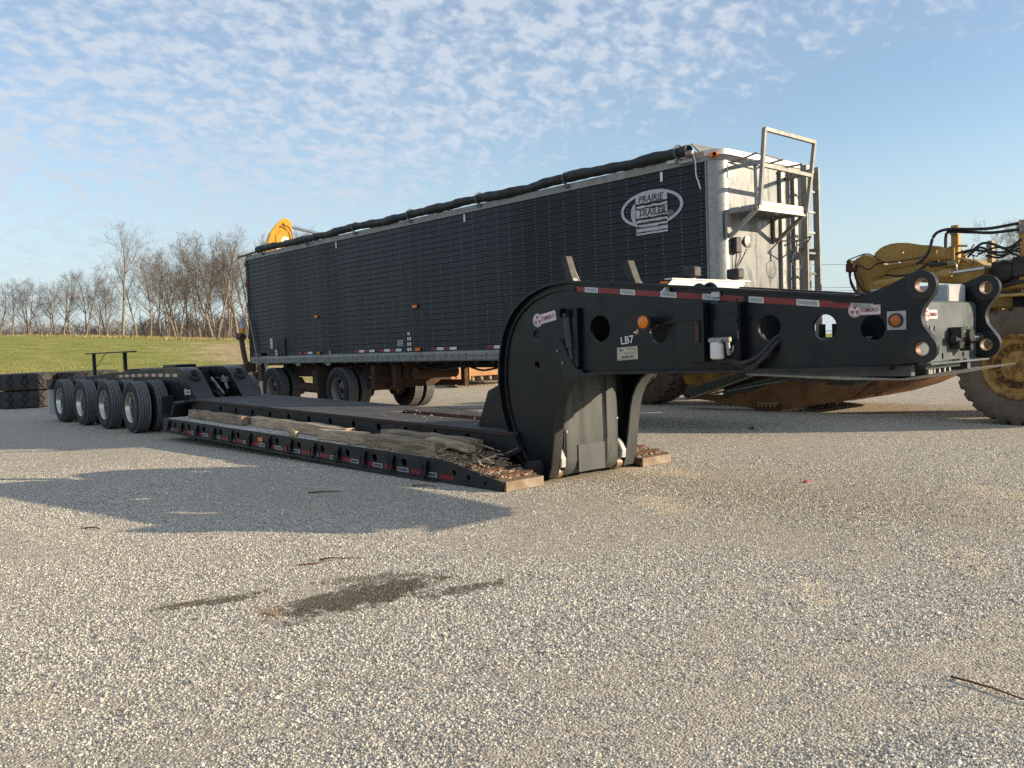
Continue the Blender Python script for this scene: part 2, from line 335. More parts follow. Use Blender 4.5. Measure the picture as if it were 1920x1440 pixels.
    col = mix(mth('MULTIPLY', blob(-4.62, 2.2, 90, .1, .2), .5), col, (.36, .2, .1))
    l.new(col, b.inputs['Base Color'])
    h = mth('ADD', mth('MULTIPLY', vor.outputs['Distance'], -1.1), mth('ADD', mth('MULTIPLY', noise(30, 5, .7), .8), mth('MULTIPLY', sp.outputs[1], .55)))
    bp = n.new('ShaderNodeBump'); bp.inputs['Strength'].default_value = 1.0; bp.inputs['Distance'].default_value = .009; l.new(h, bp.inputs['Height'])
    b2 = n.new('ShaderNodeBump'); b2.inputs['Strength'].default_value = .6; b2.inputs['Distance'].default_value = .06; l.new(noise(3.0, 4, .6, off=5), b2.inputs['Height']); l.new(b2.outputs[0], bp.inputs['Normal'])
    l.new(bp.outputs[0], b.inputs['Normal']); return mt
GROUND = ground_material()
LOT = -32.3
def sheet(name, xs, ys, zf, material):
    v = [(x, y, zf(x, y)) for x in xs for y in ys]; k = len(ys)
    f = [(i * k + j, (i + 1) * k + j, (i + 1) * k + j + 1, i * k + j + 1) for i in range(len(xs) - 1) for j in range(k - 1)]
    me = bpy.data.meshes.new(name); me.from_pydata(v, [], f); me.polygons.foreach_set('use_smooth', [True] * len(f)); me.materials.append(material)
    o = bpy.data.objects.new(name, me); COL.objects.link(o); o['kind'] = 'structure'; return o
sheet('parking_lot', [LOT, 0, 70], [-60, 0, 90], lambda x, y: 0.0, GROUND)
def crest(y): return max(0.6, min(5.0, 4.15 - (y - 23) * .041))
def fieldz(x, y):
    t = LOT - x
    if t <= 0: return -.05 if t < 0 else 0.0
    if t <= 88: return crest(y) * math.sin(t / 88 * math.pi / 2) + .10 * math.sin(x * .21 + y * .13) * min(1, t / 20)
    q = crest(y) - min((t - 88) * .035, 2.2)
    return q + max(0, t - 170) * .012
def field_material():
    mt, n, l = nodes_of('green_pasture'); b = n['Principled BSDF']; b.inputs['Roughness'].default_value = .95; b.inputs['Specular IOR Level'].default_value = .1
    at = n.new('ShaderNodeAttribute'); at.attribute_name = 'dry'
    tc = n.new('ShaderNodeTexCoord'); P = tc.outputs['Object']
    def noise(s, d, st=None):
        k = n.new('ShaderNodeTexNoise'); k.inputs['Scale'].default_value = s; k.inputs['Detail'].default_value = d; k.inputs['Roughness'].default_value = .7
        v = P
        if st:
            mp = n.new('ShaderNodeMapping'); mp.inputs['Scale'].default_value = st; l.new(P, mp.inputs[0]); v = mp.outputs[0]
        l.new(v, k.inputs['Vector']); return k.outputs['Fac']
    def ramp(x, stops):
        k = n.new('ShaderNodeValToRGB'); e = k.color_ramp.elements
        e[0].position, e[0].color = stops[0][0], (*stops[0][1], 1); e[1].position, e[1].color = stops[-1][0], (*stops[-1][1], 1)
        for p, c in stops[1:-1]:
            q = e.new(p); q.color = (*c, 1)
        l.new(x, k.inputs[0]); return k.outputs[0]
    gr = ramp(noise(.5, 8), [(.3, (.19, .215, .048)), (.5, (.28, .285, .075)), (.7, (.38, .35, .13))])
    tan = ramp(noise(1.4, 8), [(.3, (.27, .19, .1)), (.5, (.45, .345, .19)), (.7, (.55, .45, .28))])
    ad = n.new('ShaderNodeMath'); ad.operation = 'ADD'; l.new(at.outputs['Fac'], ad.inputs[0])
    sb = n.new('ShaderNodeMath'); sb.operation = 'MULTIPLY_ADD'; l.new(noise(.35, 7), sb.inputs[0]); sb.inputs[1].default_value = 1.6; sb.inputs[2].default_value = -.8; l.new(sb.outputs[0], ad.inputs[1])
    mr = n.new('ShaderNodeMapRange'); mr.interpolation_type = 'SMOOTHSTEP'; l.new(ad.outputs[0], mr.inputs[0]); mr.inputs[1].default_value = .25; mr.inputs[2].default_value = .75
    mx = n.new('ShaderNodeMix'); mx.data_type = 'RGBA'; l.new(mr.outputs[0], mx.inputs[0]); l.new(gr, mx.inputs[6]); l.new(tan, mx.inputs[7]); l.new(mx.outputs[2], b.inputs['Base Color'])
    bp = n.new('ShaderNodeBump'); bp.inputs['Strength'].default_value = .9; bp.inputs['Distance'].default_value = .25; l.new(noise(3.5, 6), bp.inputs['Height']); l.new(bp.outputs[0], b.inputs['Normal'])
    return mt
FIELD = field_material()
fx = [LOT - t for t in (0, 2, 5, 9, 14, 20, 27, 35, 43, 51, 58, 64, 69, 73, 77, 81, 85, 88, 92, 98, 110, 130, 160, 200, 260, 340, 450, 600)]
fy = [-120 + 4 * i for i in range(100)]
field = sheet('field', fx, fy, fieldz, FIELD)
def dryness(x, y):
    t = LOT - x; d = 0
    if 66 < t < 100: d = max(d, min(1, (t - 66) / 8) * .95)
    if t < 3.5: d = max(d, .7)
    if t < 62: d = max(d, min(.85, max(0, (y - (12 + .22 * t)) / 10)) * (1 if t < 30 else max(.0, 1 - (t - 30) / 14)))
    if t > 100: d = .35
    return d
da = field.data.attributes.new('dry', 'FLOAT', 'POINT'); da.data.foreach_set('value', [dryness(v.co.x, v.co.y) for v in field.data.vertices])
sheet('far_ground', [-2500, -900, LOT - 600], [-2500, -120, 276, 2500], lambda x, y: 4.5 if x > -950 else 8., FIELD)
sheet('open_ground', [LOT - 600, LOT, 70, 900], [90, 276, 1500], lambda x, y: -.3 if y < 120 else 0.2, FIELD)
# ------------------------------------------------------------------ numpy mesh from arrays
def np_mesh(name, V, F, material, attr=None, smooth=False):
    me = bpy.data.meshes.new(name); nv, nf, k = len(V), len(F), F.shape[1]
    me.vertices.add(nv); me.vertices.foreach_set('co', V.astype(np.float32).ravel())
    me.loops.add(nf * k); me.loops.foreach_set('vertex_index', F.astype(np.int32).ravel())
    me.polygons.add(nf); me.polygons.foreach_set('loop_start', np.arange(0, nf * k, k, dtype=np.int32)); me.polygons.foreach_set('loop_total', np.full(nf, k, dtype=np.int32))
    if smooth: me.polygons.foreach_set('use_smooth', np.ones(nf, dtype=bool))
    me.update(calc_edges=True)
    if attr is not None:
        a = me.attributes.new(attr[0], 'FLOAT', 'POINT'); a.data.foreach_set('value', attr[1].astype(np.float32))
    me.materials.append(material); return me
# loose chips lying on the lot: every chip is a little faceted solid
def chips_material():
    mt, n, l = nodes_of('loose_stone_chips'); b = n['Principled BSDF']; b.inputs['Roughness'].default_value = .85; b.inputs['Specular IOR Level'].default_value = .3
    at = n.new('ShaderNodeAttribute'); at.attribute_name = 'tone'; rp = n.new('ShaderNodeValToRGB'); e = rp.color_ramp.elements
    e[0].position = 0; e[0].color = (.15, .145, .14, 1); e[1].position = 1; e[1].color = (.9, .84, .71, 1)
    for p, c in ((.15, (.23, .22, .205, 1)), (.4, (.51, .475, .405, 1)), (.75, (.74, .69, .575, 1))):
        x = e.new(p); x.color = c
    tc = n.new('ShaderNodeTexCoord'); st_ = stain_mask(n, l, tc.outputs['Object']); ml = n.new('ShaderNodeMath'); ml.operation = 'MULTIPLY'; ml.inputs[1].default_value = .85; l.new(st_, ml.inputs[0])
    mx = n.new('ShaderNodeMix'); mx.data_type = 'RGBA'; l.new(ml.outputs[0], mx.inputs[0]); l.new(at.outputs['Fac'], rp.inputs[0]); l.new(rp.outputs[0], mx.inputs[6]); mx.inputs[7].default_value = (.085, .062, .038, 1)
    l.new(mx.outputs[2], b.inputs['Base Color']); return mt
CHIPS = chips_material()
def value_noise(x, y, s, seed):
    g = np.random.default_rng(seed).random((64, 64)); u = (x * s) % 64; w = (y * s) % 64; i = u.astype(int); j = w.astype(int); a = u - i; c = w - j
    a = a * a * (3 - 2 * a); c = c * c * (3 - 2 * c); i2 = (i + 1) % 64; j2 = (j + 1) % 64
    return (g[i, j] * (1 - a) + g[i2, j] * a) * (1 - c) + (g[i, j2] * (1 - a) + g[i2, j2] * a) * c
def scatter_chips(N):
    F2 = np.array([-.7495, .662]); R2 = np.array([.662, .7495]); M = int(N * 2.2)
    d = 2.0 + rng.random(M) ** 1.55 * 13.0; lat = (rng.random(M) * 2 - 1) * .68 * d
    x = F2[0] * d + R2[0] * lat; y = F2[1] * d + R2[1] * lat
    w = .5 * value_noise(x, y, .9, 1) + .3 * value_noise(x, y, 3.1, 2) + .2 * value_noise(x, y, 9.3, 3); keep = rng.random(M) < np.clip((w - .22) * 3.2, .15, 1) * np.clip((15.0 - d) / 5.0, 0, 1)
    u1 = (x + 3.2) * .80 - (y - 2.0) * .60 + .18 * np.sin(y * .9); lane = np.minimum(np.abs(u1 - .1), np.abs(u1 - 1.95)); keep &= rng.random(M) < np.clip(.35 + lane * 2.2, 0, 1)
    keep &= ~((x < -6.5) & (y > 5.55) & (y < 8.25))
    x, y, w = x[keep][:N], y[keep][:N], w[keep][:N]; N = len(x)
    s = (.0019 + .0038 * rng.random(N) ** 1.8) * (.7 + .7 * w) + .004 * (rng.random(N) < .005)
    base = np.array([[1, .8, -.5], [-1, .8, -.5], [-1, -.8, -.5], [1, -.8, -.5], [.45, 0, .8], [-.45, 0, .8]])
    V = base[None] * (.6 + .8 * rng.random((N, 6, 1))) + (rng.random((N, 6, 3)) - .5) * .7
    a = rng.random(N) * 6.283; ca, sa = np.cos(a), np.sin(a); vx = V[..., 0] * (.75 + .7 * rng.random(N))[:, None]; vy = V[..., 1]
    vz = V[..., 2] + vx * (rng.random(N) - .5)[:, None]
    X = (vx * ca[:, None] - vy * sa[:, None]) * s[:, None] + x[:, None]; Y = (vx * sa[:, None] + vy * ca[:, None]) * s[:, None] + y[:, None]; Z = vz * s[:, None] + .3 * s[:, None]
    VV = np.stack([X, Y, Z], -1).reshape(-1, 3)
    tri = np.array([[0, 1, 5], [0, 5, 4], [1, 2, 5], [2, 3, 4], [2, 4, 5], [3, 0, 4]])
    FF = (tri[None] + (np.arange(N) * 6)[:, None, None]).reshape(-1, 3)
    me = np_mesh('gravel', VV, FF, CHIPS, ('tone', np.repeat(rng.random(N), 6)))
    o = bpy.data.objects.new('gravel', me); COL.objects.link(o); tag(o, 'loose pale stone chips scattered over the worn asphalt lot', kind='stuff')
scatter_chips(350000)
# ------------------------------------------------------------------ bare trees
def grow(seed, H, spread=.30, first=.35, fork=1, lean=0.0, twig=1.0, maxd=4):
    r = random.Random(seed); seg = []     # (p0, p1, r0, r1, level)
    def limb(p, d, L, rad, lev, nseg):
        pts = [p]; dd = d.copy(); q = p.copy(); step = L / nseg
        for i in range(nseg):
            wob = .10 + .05 * lev
            dd = (dd + Vector((r.uniform(-wob, wob), r.uniform(-wob, wob), r.uniform(-.04, .10) if lev else r.uniform(0, .05)))).normalized()
            q2 = q + dd * step; t0, t1 = i / nseg, (i + 1) / nseg; tp = .72 if lev else .8
            seg.append((q.copy(), q2.copy(), rad * (1 - tp * t0), rad * (1 - tp * t1), lev)); q = q2; pts.append((q.copy(), dd.copy(), t1))
        return pts[1:]
    def branch(pts, L, rad, lev, lo):
        if lev > maxd: return
        n = {1: int(13 * twig) + 2, 2: 7, 3: 5, 4: 3}[lev]
        for k in range(n):
            t = lo + (1 - lo) * (k + r.random()) / n; idx = min(int(t * len(pts)), len(pts) - 1); p, d, tt = pts[idx]
            p = p - d * (L / len(pts)) * r.random()
            az = r.uniform(0, 6.283) if lev == 1 else r.uniform(0, 6.283); u = d.cross(Vector((0, 0, 1)) if abs(d.z) < .95 else Vector((1, 0, 0))).normalized(); w = d.cross(u)
            ang = R(r.uniform(26, 56)); nd = (d * math.cos(ang) + (u * math.cos(az) + w * math.sin(az)) * math.sin(ang)); nd.z += .15; nd.normalize()
            l2 = {1: H * spread * 1.25 * (1.15 - .8 * (t - lo) / (1 - lo + 1e-6)), 2: L * .52, 3: L * .5, 4: L * .5}[lev] * r.uniform(.7, 1.15)
            r2 = max(.010, rad * (1 - .75 * tt) * {1: .5, 2: .5, 3: .5, 4: .6}[lev]); ns = {1: 5, 2: 4, 3: 3, 4: 2}[lev]
            ps = limb(p, nd, l2, r2, lev, ns); branch(ps, l2, r2, lev + 1, .25)
    for f in range(fork):
        a = r.uniform(0, 6.28); ln = lean + (.0 if fork == 1 else r.uniform(.1, .24))
        pts = limb(Vector((0.25 * f * math.cos(a), .25 * f * math.sin(a), -.3)), Vector((ln * math.cos(a), ln * math.sin(a), 1)).normalized(), H * r.uniform(.88, 1.0), H * .0155 * (1 if fork == 1 else .8), 0, 9)
        branch(pts, H, H * .0135, 1, first)
    return seg
def segs_mesh(segs, nside, material):
    P0 = np.array([s[0][:] for s in segs]); P1 = np.array([s[1][:] for s in segs]); r0 = np.array([s[2] for s in segs]); r1 = np.array([s[3] for s in segs])
    D = P1 - P0; D /= np.linalg.norm(D, axis=1, keepdims=True) + 1e-9; up = np.where(np.abs(D[:, 2:3]) < .9, [[0, 0, 1.]], [[1., 0, 0]])
    A = np.cross(D, up); A /= np.linalg.norm(A, axis=1, keepdims=True); B = np.cross(A, D)
    t = np.arange(nside) * 2 * np.pi / nside; ring = A[:, None] * np.cos(t)[None, :, None] + B[:, None] * np.sin(t)[None, :, None]
    V = np.concatenate([P0[:, None] + ring * r0[:, None, None], P1[:, None] + ring * r1[:, None, None]], 1).reshape(-1, 3)
    k = np.arange(nside); q = np.stack([k, (k + 1) % nside, nside + (k + 1) % nside, nside + k], 1)
    F = (q[None] + (np.arange(len(segs)) * 2 * nside)[:, None, None]).reshape(-1, 4)
    return np_mesh('branches', V, F, material, smooth=True)
TREE_KINDS = []
for sd_, H_, sp_, fi_, fk_ in ((11, 20, .33, .36, 1), (23, 15, .31, .30, 2), (35, 14, .30, .28, 1), (47, 15, .33, .20, 3), (59, 16, .30, .32, 2), (61, 13, .33, .26, 1)):
    sg = grow(sd_, H_, sp_, fi_, fk_)
    TREE_KINDS.append((H_, segs_mesh([s for s in sg if s[4] == 0], 7, BARK), segs_mesh([s for s in sg if s[4] >= 1], 3, TWIG)))
def cam_dir(px): return Vector((-.748695 + .662831 * (px - 960) / 1650.2, .661355 + .747931 * (px - 960) / 1650.2, 0))
def tree(px, depth, hgt, kind, rot, label, group='bare trees along the crest of the field'):
    d = cam_dir(px) * depth; z = fieldz(d.x, d.y) if d.x < LOT else 0.
    H_, tm, cm = TREE_KINDS[kind]; k = hgt / H_
    t = thing('bare_tree', (d.x, d.y, z), label, 'tree', group); t.rotation_euler = (0, 0, rot); t.scale = (k, k, k)
    for nm, me in (('trunk', tm), ('crown', cm)):
        o = bpy.data.objects.new(nm, me); COL.objects.link(o); o.parent = t
    return t
TREES = [(-30, 100, 6.2, 5, .3), (6, 101, 6.2, 2, 1.0), (29, 101, 6.1, 5, 2.2), (60, 102, 6.9, 3, .7), (80, 104, 4.6, 2, 3.0), (98, 102, 6.3, 1, 1.9), (109, 106, 5.0, 5, 4.0), (122, 103, 6.3, 4, .2), (137, 104, 7.5, 2, 5.0),
         (166, 104, 8.1, 1, 2.4), (190, 108, 5.6, 5, 1.2), (205, 105, 7.4, 3, 3.9), (235, 101, 12.2, 0, .9), (262, 106, 9.0, 2, 2.9), (287, 107, 9.6, 4, 4.4), (304, 110, 9.4, 5, .5), (322, 111, 8.3, 1, 3.5),
         (341, 110, 11.2, 3, 5.4), (362, 113, 10.2, 4, 1.4), (382, 112, 10.3, 3, 2.6), (412, 112, 13.6, 3, 4.9), (432, 116, 11.8, 1, .9), (455, 115, 12.6, 4, 3.3), (476, 118, 13.8, 3, 2.0), (500, 122, 11, 1, 1.1), (556, 125, 14.8, 4, 5.1), (582, 128, 14.2, 3, .4), (1896, 95, 12.2, 3, 1.6), (1935, 100, 13, 1, 2.0)]
TL = ['bare young tree at the far left edge of the view', 'slim bare tree by the left edge of the field', 'low bare tree just right of the leftmost trees', 'fan-shaped many-stemmed bare tree above the left tyre stack', 'small bare sapling right of the fan-shaped tree',
      'twin-stemmed bare tree above the gap between tyre stacks', 'short thin bare tree left of the white barn', 'forked bare tree just left of the distant white barn', 'upright narrow bare tree standing before the white barn', 'forked bare tree right of the white barn',
      'small bare tree between two taller ones left of the tall tree', 'spreading dark bare tree immediately left of the tall tree', 'tallest bare tree standing alone in front of the tree line', 'slender bare tree immediately right of the tallest tree',
      'bare tree with thin trunk second right of the tallest tree', 'short dark-stemmed tree third right of the tallest tree', 'leaning bare tree among brush left of the dense clump', 'dense many-stemmed bare tree in middle of right clump', 'bare forked tree behind the dense clump',
      'bushy bare tree left of the big forked tree', 'big high-forked bare tree near the rear of the black grain trailer', 'bare tree just left of the grain trailer rear', 'bare tree partly hidden by the grain trailer rear post', 'bare tree peeping over the rear end of the grain trailer roll',
      'bare tree behind the grain trailer left of the yellow boom', 'bare treetop seen under the excavator stick cylinder', 'bare treetop right of the excavator stick above the tarp', 'bare treetop behind the yellow scraper hoses', 'bare tree at right edge of the view behind the scraper']
for a, lb in zip(TREES, TL): tree(*a, lb)
# woods on the horizon and brush under the trees: masses nobody could count
def woods(name, label, px0, px1, depth, dj, hmin, hmax, count, twigs, seed, zf):
    r = random.Random(seed); S = []
    for i in range(count):
        px = r.uniform(px0, px1); d = cam_dir(px) * (depth + r.uniform(-dj, dj)); b = Vector((d.x, d.y, zf(d.x, d.y) - .3)); H = r.uniform(hmin, hmax); top = b + Vector((r.uniform(-.1, .1) * H, r.uniform(-.1, .1) * H, H))
        S.append((b, top, H * .012 + .02, .02, 0))
        for k in range(twigs):
            t = r.uniform(.15, 1); p = b.lerp(top, t); a = r.uniform(0, 6.283); L = H * r.uniform(.12, .38); q = p + Vector((math.cos(a) * L * .8, math.sin(a) * L * .8, L * r.uniform(.2, .9))); S.append((p, q, H * .0045 + .012, .012, 1))
    me = segs_mesh(S, 3, TWIGF); o = bpy.data.objects.new(name, me); COL.objects.link(o); tag(o, label, kind='stuff')
TWIGF = mat('distant_twigs', (.24, .2, .17), .95, c2=(.18, .155, .135), scale=.3)
woods('far_woods', 'hazy brown line of far-off leafless woods', -90, 520, 330, 40, 9, 15, 900, 22, 3, fieldz)
woods('brushwood', 'dense brown leafless brush beneath the trees', 268, 500, 128, 9, 2.4, 5.0, 190, 24, 5, fieldz)
woods('undergrowth', 'low leafless scrub along the tree line', -40, 470, 116, 9, .8, 2.4, 260, 22, 6, fieldz)
# tufts of dry grass along the crest and lot edge
def tufts(N, seed):
    g = np.random.default_rng(seed); px = g.uniform(-60, 520, N); dep = np.where(g.random(N) < .65, g.uniform(90, 122, N), g.uniform(29, 44, N)); V = []
    for i in range(N):
        d = cam_dir(px[i]) * dep[i]
        if d.x > LOT - .2: continue
        z = fieldz(d.x, d.y); h = g.uniform(.1, .4) * (1 if dep[i] > 60 else .35); a = g.uniform(0, 6.28); w = .05 if dep[i] > 60 else .012; ca, sa = math.cos(a) * w, math.sin(a) * w
        V += [(d.x - ca, d.y - sa, z - .03), (d.x + ca, d.y + sa, z - .03), (d.x + g.uniform(-.2, .2) * h, d.y + g.uniform(-.2, .2) * h, z + h)]
    V = np.array(V); F = np.arange(len(V)).reshape(-1, 3); me = np_mesh('dry_grass', V, F, mat('dry_grass_blades', (.36, .27, .13), .9, c2=(.24, .22, .07), scale=.4)); o = bpy.data.objects.new('dry_grass', me); COL.objects.link(o); tag(o, 'dry tan grass tufts along the field edge', kind='stuff')
tufts(26000, 4)
def barn():
    d = cam_dir(149) * 235; z = fieldz(d.x, d.y); b = Vector((d.x, d.y, z + 2.0)); rt = Vector((.663, .748, 0)); fw = Vector((-.748, .663, 0))
    t = thing('barn', b, 'distant long white barn glimpsed between the tree trunks', 'barn'); L, D = 2.4, 1.6
    w = MB(); q = [b - rt * L - fw * D, b + rt * L - fw * D, b + rt * L + fw * D, b - rt * L + fw * D]; w.add([p - Vector((0, 0, 3)) for p in q] + [p + Vector((0, 0, .6)) for p in q], [(0, 1, 5, 4), (1, 2, 6, 5), (2, 3, 7, 6), (3, 0, 4, 7)])
    part('wall', w, WHITE, t); r_ = MB(); e = [p + Vector((0, 0, .62)) for p in q]; rg = [b - rt * (L + .1) + Vector((0, 0, 1.3)), b + rt * (L + .1) + Vector((0, 0, 1.3))]
    r_.add(e + rg, [(0, 1, 5, 4), (2, 3, 4, 5), (0, 4, 3), (1, 2, 5)]); part('roof', r_, mat('pale_roof', (.7, .7, .68), .5), t)
barn()
# ------------------------------------------------------------------ tyres and wheels
def tyre_lathe(mb, c, r, w, ri, grooves=4, n=56):
    t = w / 2; P = [(-t * .78, ri), (-t * .95, ri + (r - ri) * .18), (-t * 1.0, ri + (r - ri) * .5), (-t * .97, ri + (r - ri) * .75), (-t * .86, r * .985)]
    tw = t * .8; P.append((-tw, r)); k = grooves
    if k:
        for g in range(k):
            gx = -tw + 2 * tw * (g + 1) / (k + 1); gw = tw * .045; P += [(gx - gw, r), (gx - gw * .7, r - .012), (gx + gw * .7, r - .012), (gx + gw, r)]
    P += [(tw, r), (t * .86, r * .985), (t * .97, ri + (r - ri) * .75), (t * 1.0, ri + (r - ri) * .5), (t * .95, ri + (r - ri) * .18), (t * .78, ri)]
    return mb.lathe(c, P, n, 'y')
def road_tyre(parent, c, r=.5, w=.27, ri=.292, m=None, grooves=4):
    t = part('tyre', tyre_lathe(MB(), c, r - .012, w, ri, 0), m or RUB, parent, smooth=40)
    tw = w * .43; k = 5; b = MB()
    for i in range(k):
        a = -tw + 2 * tw * i / k + .006; e = -tw + 2 * tw * (i + 1) / k - .006
        b.lathe(c, [(a, r - .016), (a, r + .001), ((a + e) / 2, r + .002), (e, r + .001), (e, r - .016)], 64, 'y')
    part('tread', b, RUBG, t, smooth=30, kind='stuff'); return t
def dish_rim(parent, c, face, deep, r=.3, m=None, holes=10, name='rim'):
    """wheel with a deep dish: face = -1 means the open side looks to -y; c is at the outer bead"""
    m = m or ALU; s = -face
    b = MB().lathe(c, [(0.0, r), (s * -.006, r - .004), (s * .012, r - .022), (s * .03, r - .035), (s * deep * .6, r - .045), (s * deep, r - .05), (s * deep, r * .72)], 48, 'y')
    rim = part(name, b, m, parent)
    cy = c[1] + s * deep
    d = MB().plate([(c[0] + q[0], c[2] + q[1]) for q in circ(0, 0, r * .86, 40)], [circ(c[0] + r * .66 * math.cos(a), c[2] + r * .66 * math.sin(a), r * .085, 12) for a in [2 * math.pi * i / holes for i in range(holes)]], cy, cy + s * .02)
    for i in range(10):
        a = 2 * math.pi * i / 10 + .2; p = (c[0] + r * .42 * math.cos(a), cy, c[2] + r * .42 * math.sin(a)); d.cyl(p, (p[0], cy - s * .03, p[2]), .014, n=6)
    d.cyl((c[0], cy, c[2]), (c[0], cy - s * .07, c[2]), r * .26, r * .2, 20); part('hub', d, m, parent)
    return rim
# ------------------------------------------------------------------ LOWBOY
YC = 6.922; NY = 6.329; FY = 7.515
LB = thing('lowboy_trailer', (-12, YC, 0), 'long black detachable-gooseneck lowboy trailer with curved front neck resting on the asphalt', 'trailer')
mir = lambda y: 2 * YC - y
outer = [(-6.70, .015), (-6.80, .03), (-6.90, .08), (-6.98, .15), (-7.07, .27), (-7.16, .44), (-7.23, .61), (-7.28, .76), (-7.30, .9), (-7.315, 1.03), (-7.31, 1.15), (-7.295, 1.28), (-7.27, 1.4), (-7.23, 1.53), (-7.18, 1.63), (-7.11, 1.73), (-7.02, 1.82), (-6.9, 1.9), (-6.79, 1.955), (-6.67, 1.995), (-6.55, 2.025), (-6.42, 2.04), (-6.28, 2.045), (-6.15, 2.04), (-5.33, 1.955), (-4.72, 1.885), (-4.18, 1.82), (-3.7, 1.765), (-3.22, 1.71)]
inner = [(-2.80, 1.64), (-2.80, 1.22), (-3.1, 1.195), (-3.6, 1.19), (-4.2, 1.178), (-5.1, 1.168), (-5.8, 1.16), (-6.1, 1.14), (-6.2, 1.10), (-6.29, 1.03), (-6.36, .94), (-6.415, .83), (-6.45, .7), (-6.47, .58), (-6.49, .44), (-6.515, .3), (-6.54, .16), (-6.58, .06), (-6.63, .02)]
holes = [circ(-5.845, 1.575, .13), circ(-6.74, 1.54, .058, 16), circ(-6.755, 1.225, .04, 14), circ(-5.39, 1.53, .03, 12), circ(-5.12, 1.525, .11), circ(-4.87, 1.455, .016, 10, .06), circ(-3.98, 1.515, .105), circ(-3.495, 1.50, .1), circ(-3.11, 1.478, .095)]
def sticker(parent, cx, cz, y, w, tilt=0.0, face='-y', label='pale pink maker sticker'):
    def pt(u, v, d): # u along, v up, d proud
        a = u * math.cos(tilt) - v * math.sin(tilt); b = u * math.sin(tilt) + v * math.cos(tilt)
        return (cx + a, y - d, cz + b) if face == '-y' else (y + d, cx + a, cz + b)
    ex = Vector((math.cos(tilt), 0, math.sin(tilt))) if face == '-y' else Vector((0, math.cos(tilt), math.sin(tilt))); ey = Vector((-math.sin(tilt), 0, math.cos(tilt))) if face == '-y' else Vector((0, -math.sin(tilt), math.cos(tilt)))
    h = w * .3; b = MB()
    def slab(poly, d0, d1):
        k = len(poly); b.add([pt(u, v, d0) for u, v in poly] + [pt(u, v, d1) for u, v in poly], [tuple(range(k)), tuple(range(2 * k - 1, k - 1, -1))] + [(i, k + i, k + (i + 1) % k, (i + 1) % k) for i in range(k)])
    slab([(-w * .2, -h / 2), (w / 2, -h / 2), (w / 2, h / 2), (-w * .2, h / 2)], .001, .003)
    s = part('sticker', b, PINKS, parent, smooth=0, label=label)
    b = MB(); slab([(-w * .32 + p, q) for p, q in circ(0, 0, w * .215, 28)], .001, .004); part('emblem', b, PINKS, s, smooth=0)
    b = MB()
    def ring(r0, r1, n=28, a0=0, a1=6.2832):
        for i in range(n):
            t0, t1 = a0 + (a1 - a0) * i / n, a0 + (a1 - a0) * (i + 1) / n
            b.add([pt(-w * .32 + r * math.cos(t), r * math.sin(t), .0052) for r, t in ((r0, t0), (r1, t0), (r1, t1), (r0, t1))], [(0, 1, 2, 3)])
    ring(w * .178, w * .19)
    for k in range(3):
        a = math.pi / 2 + k * 2.0944; ring(w * .085, w * .13, 8, a - .55, a + .55); ring(0.0, w * .09, 1, a - .22, a + .22)
    u = pt(w * .16, -h * .02, .0048); b.text('TEMISKO', u, w * .165, ex, ey, .001, .85)
    part('print', b, REDINK, s, smooth=0); return s
def fit_len(p0, p1): return math.hypot(p1[0] - p0[0], p1[1] - p0[1])
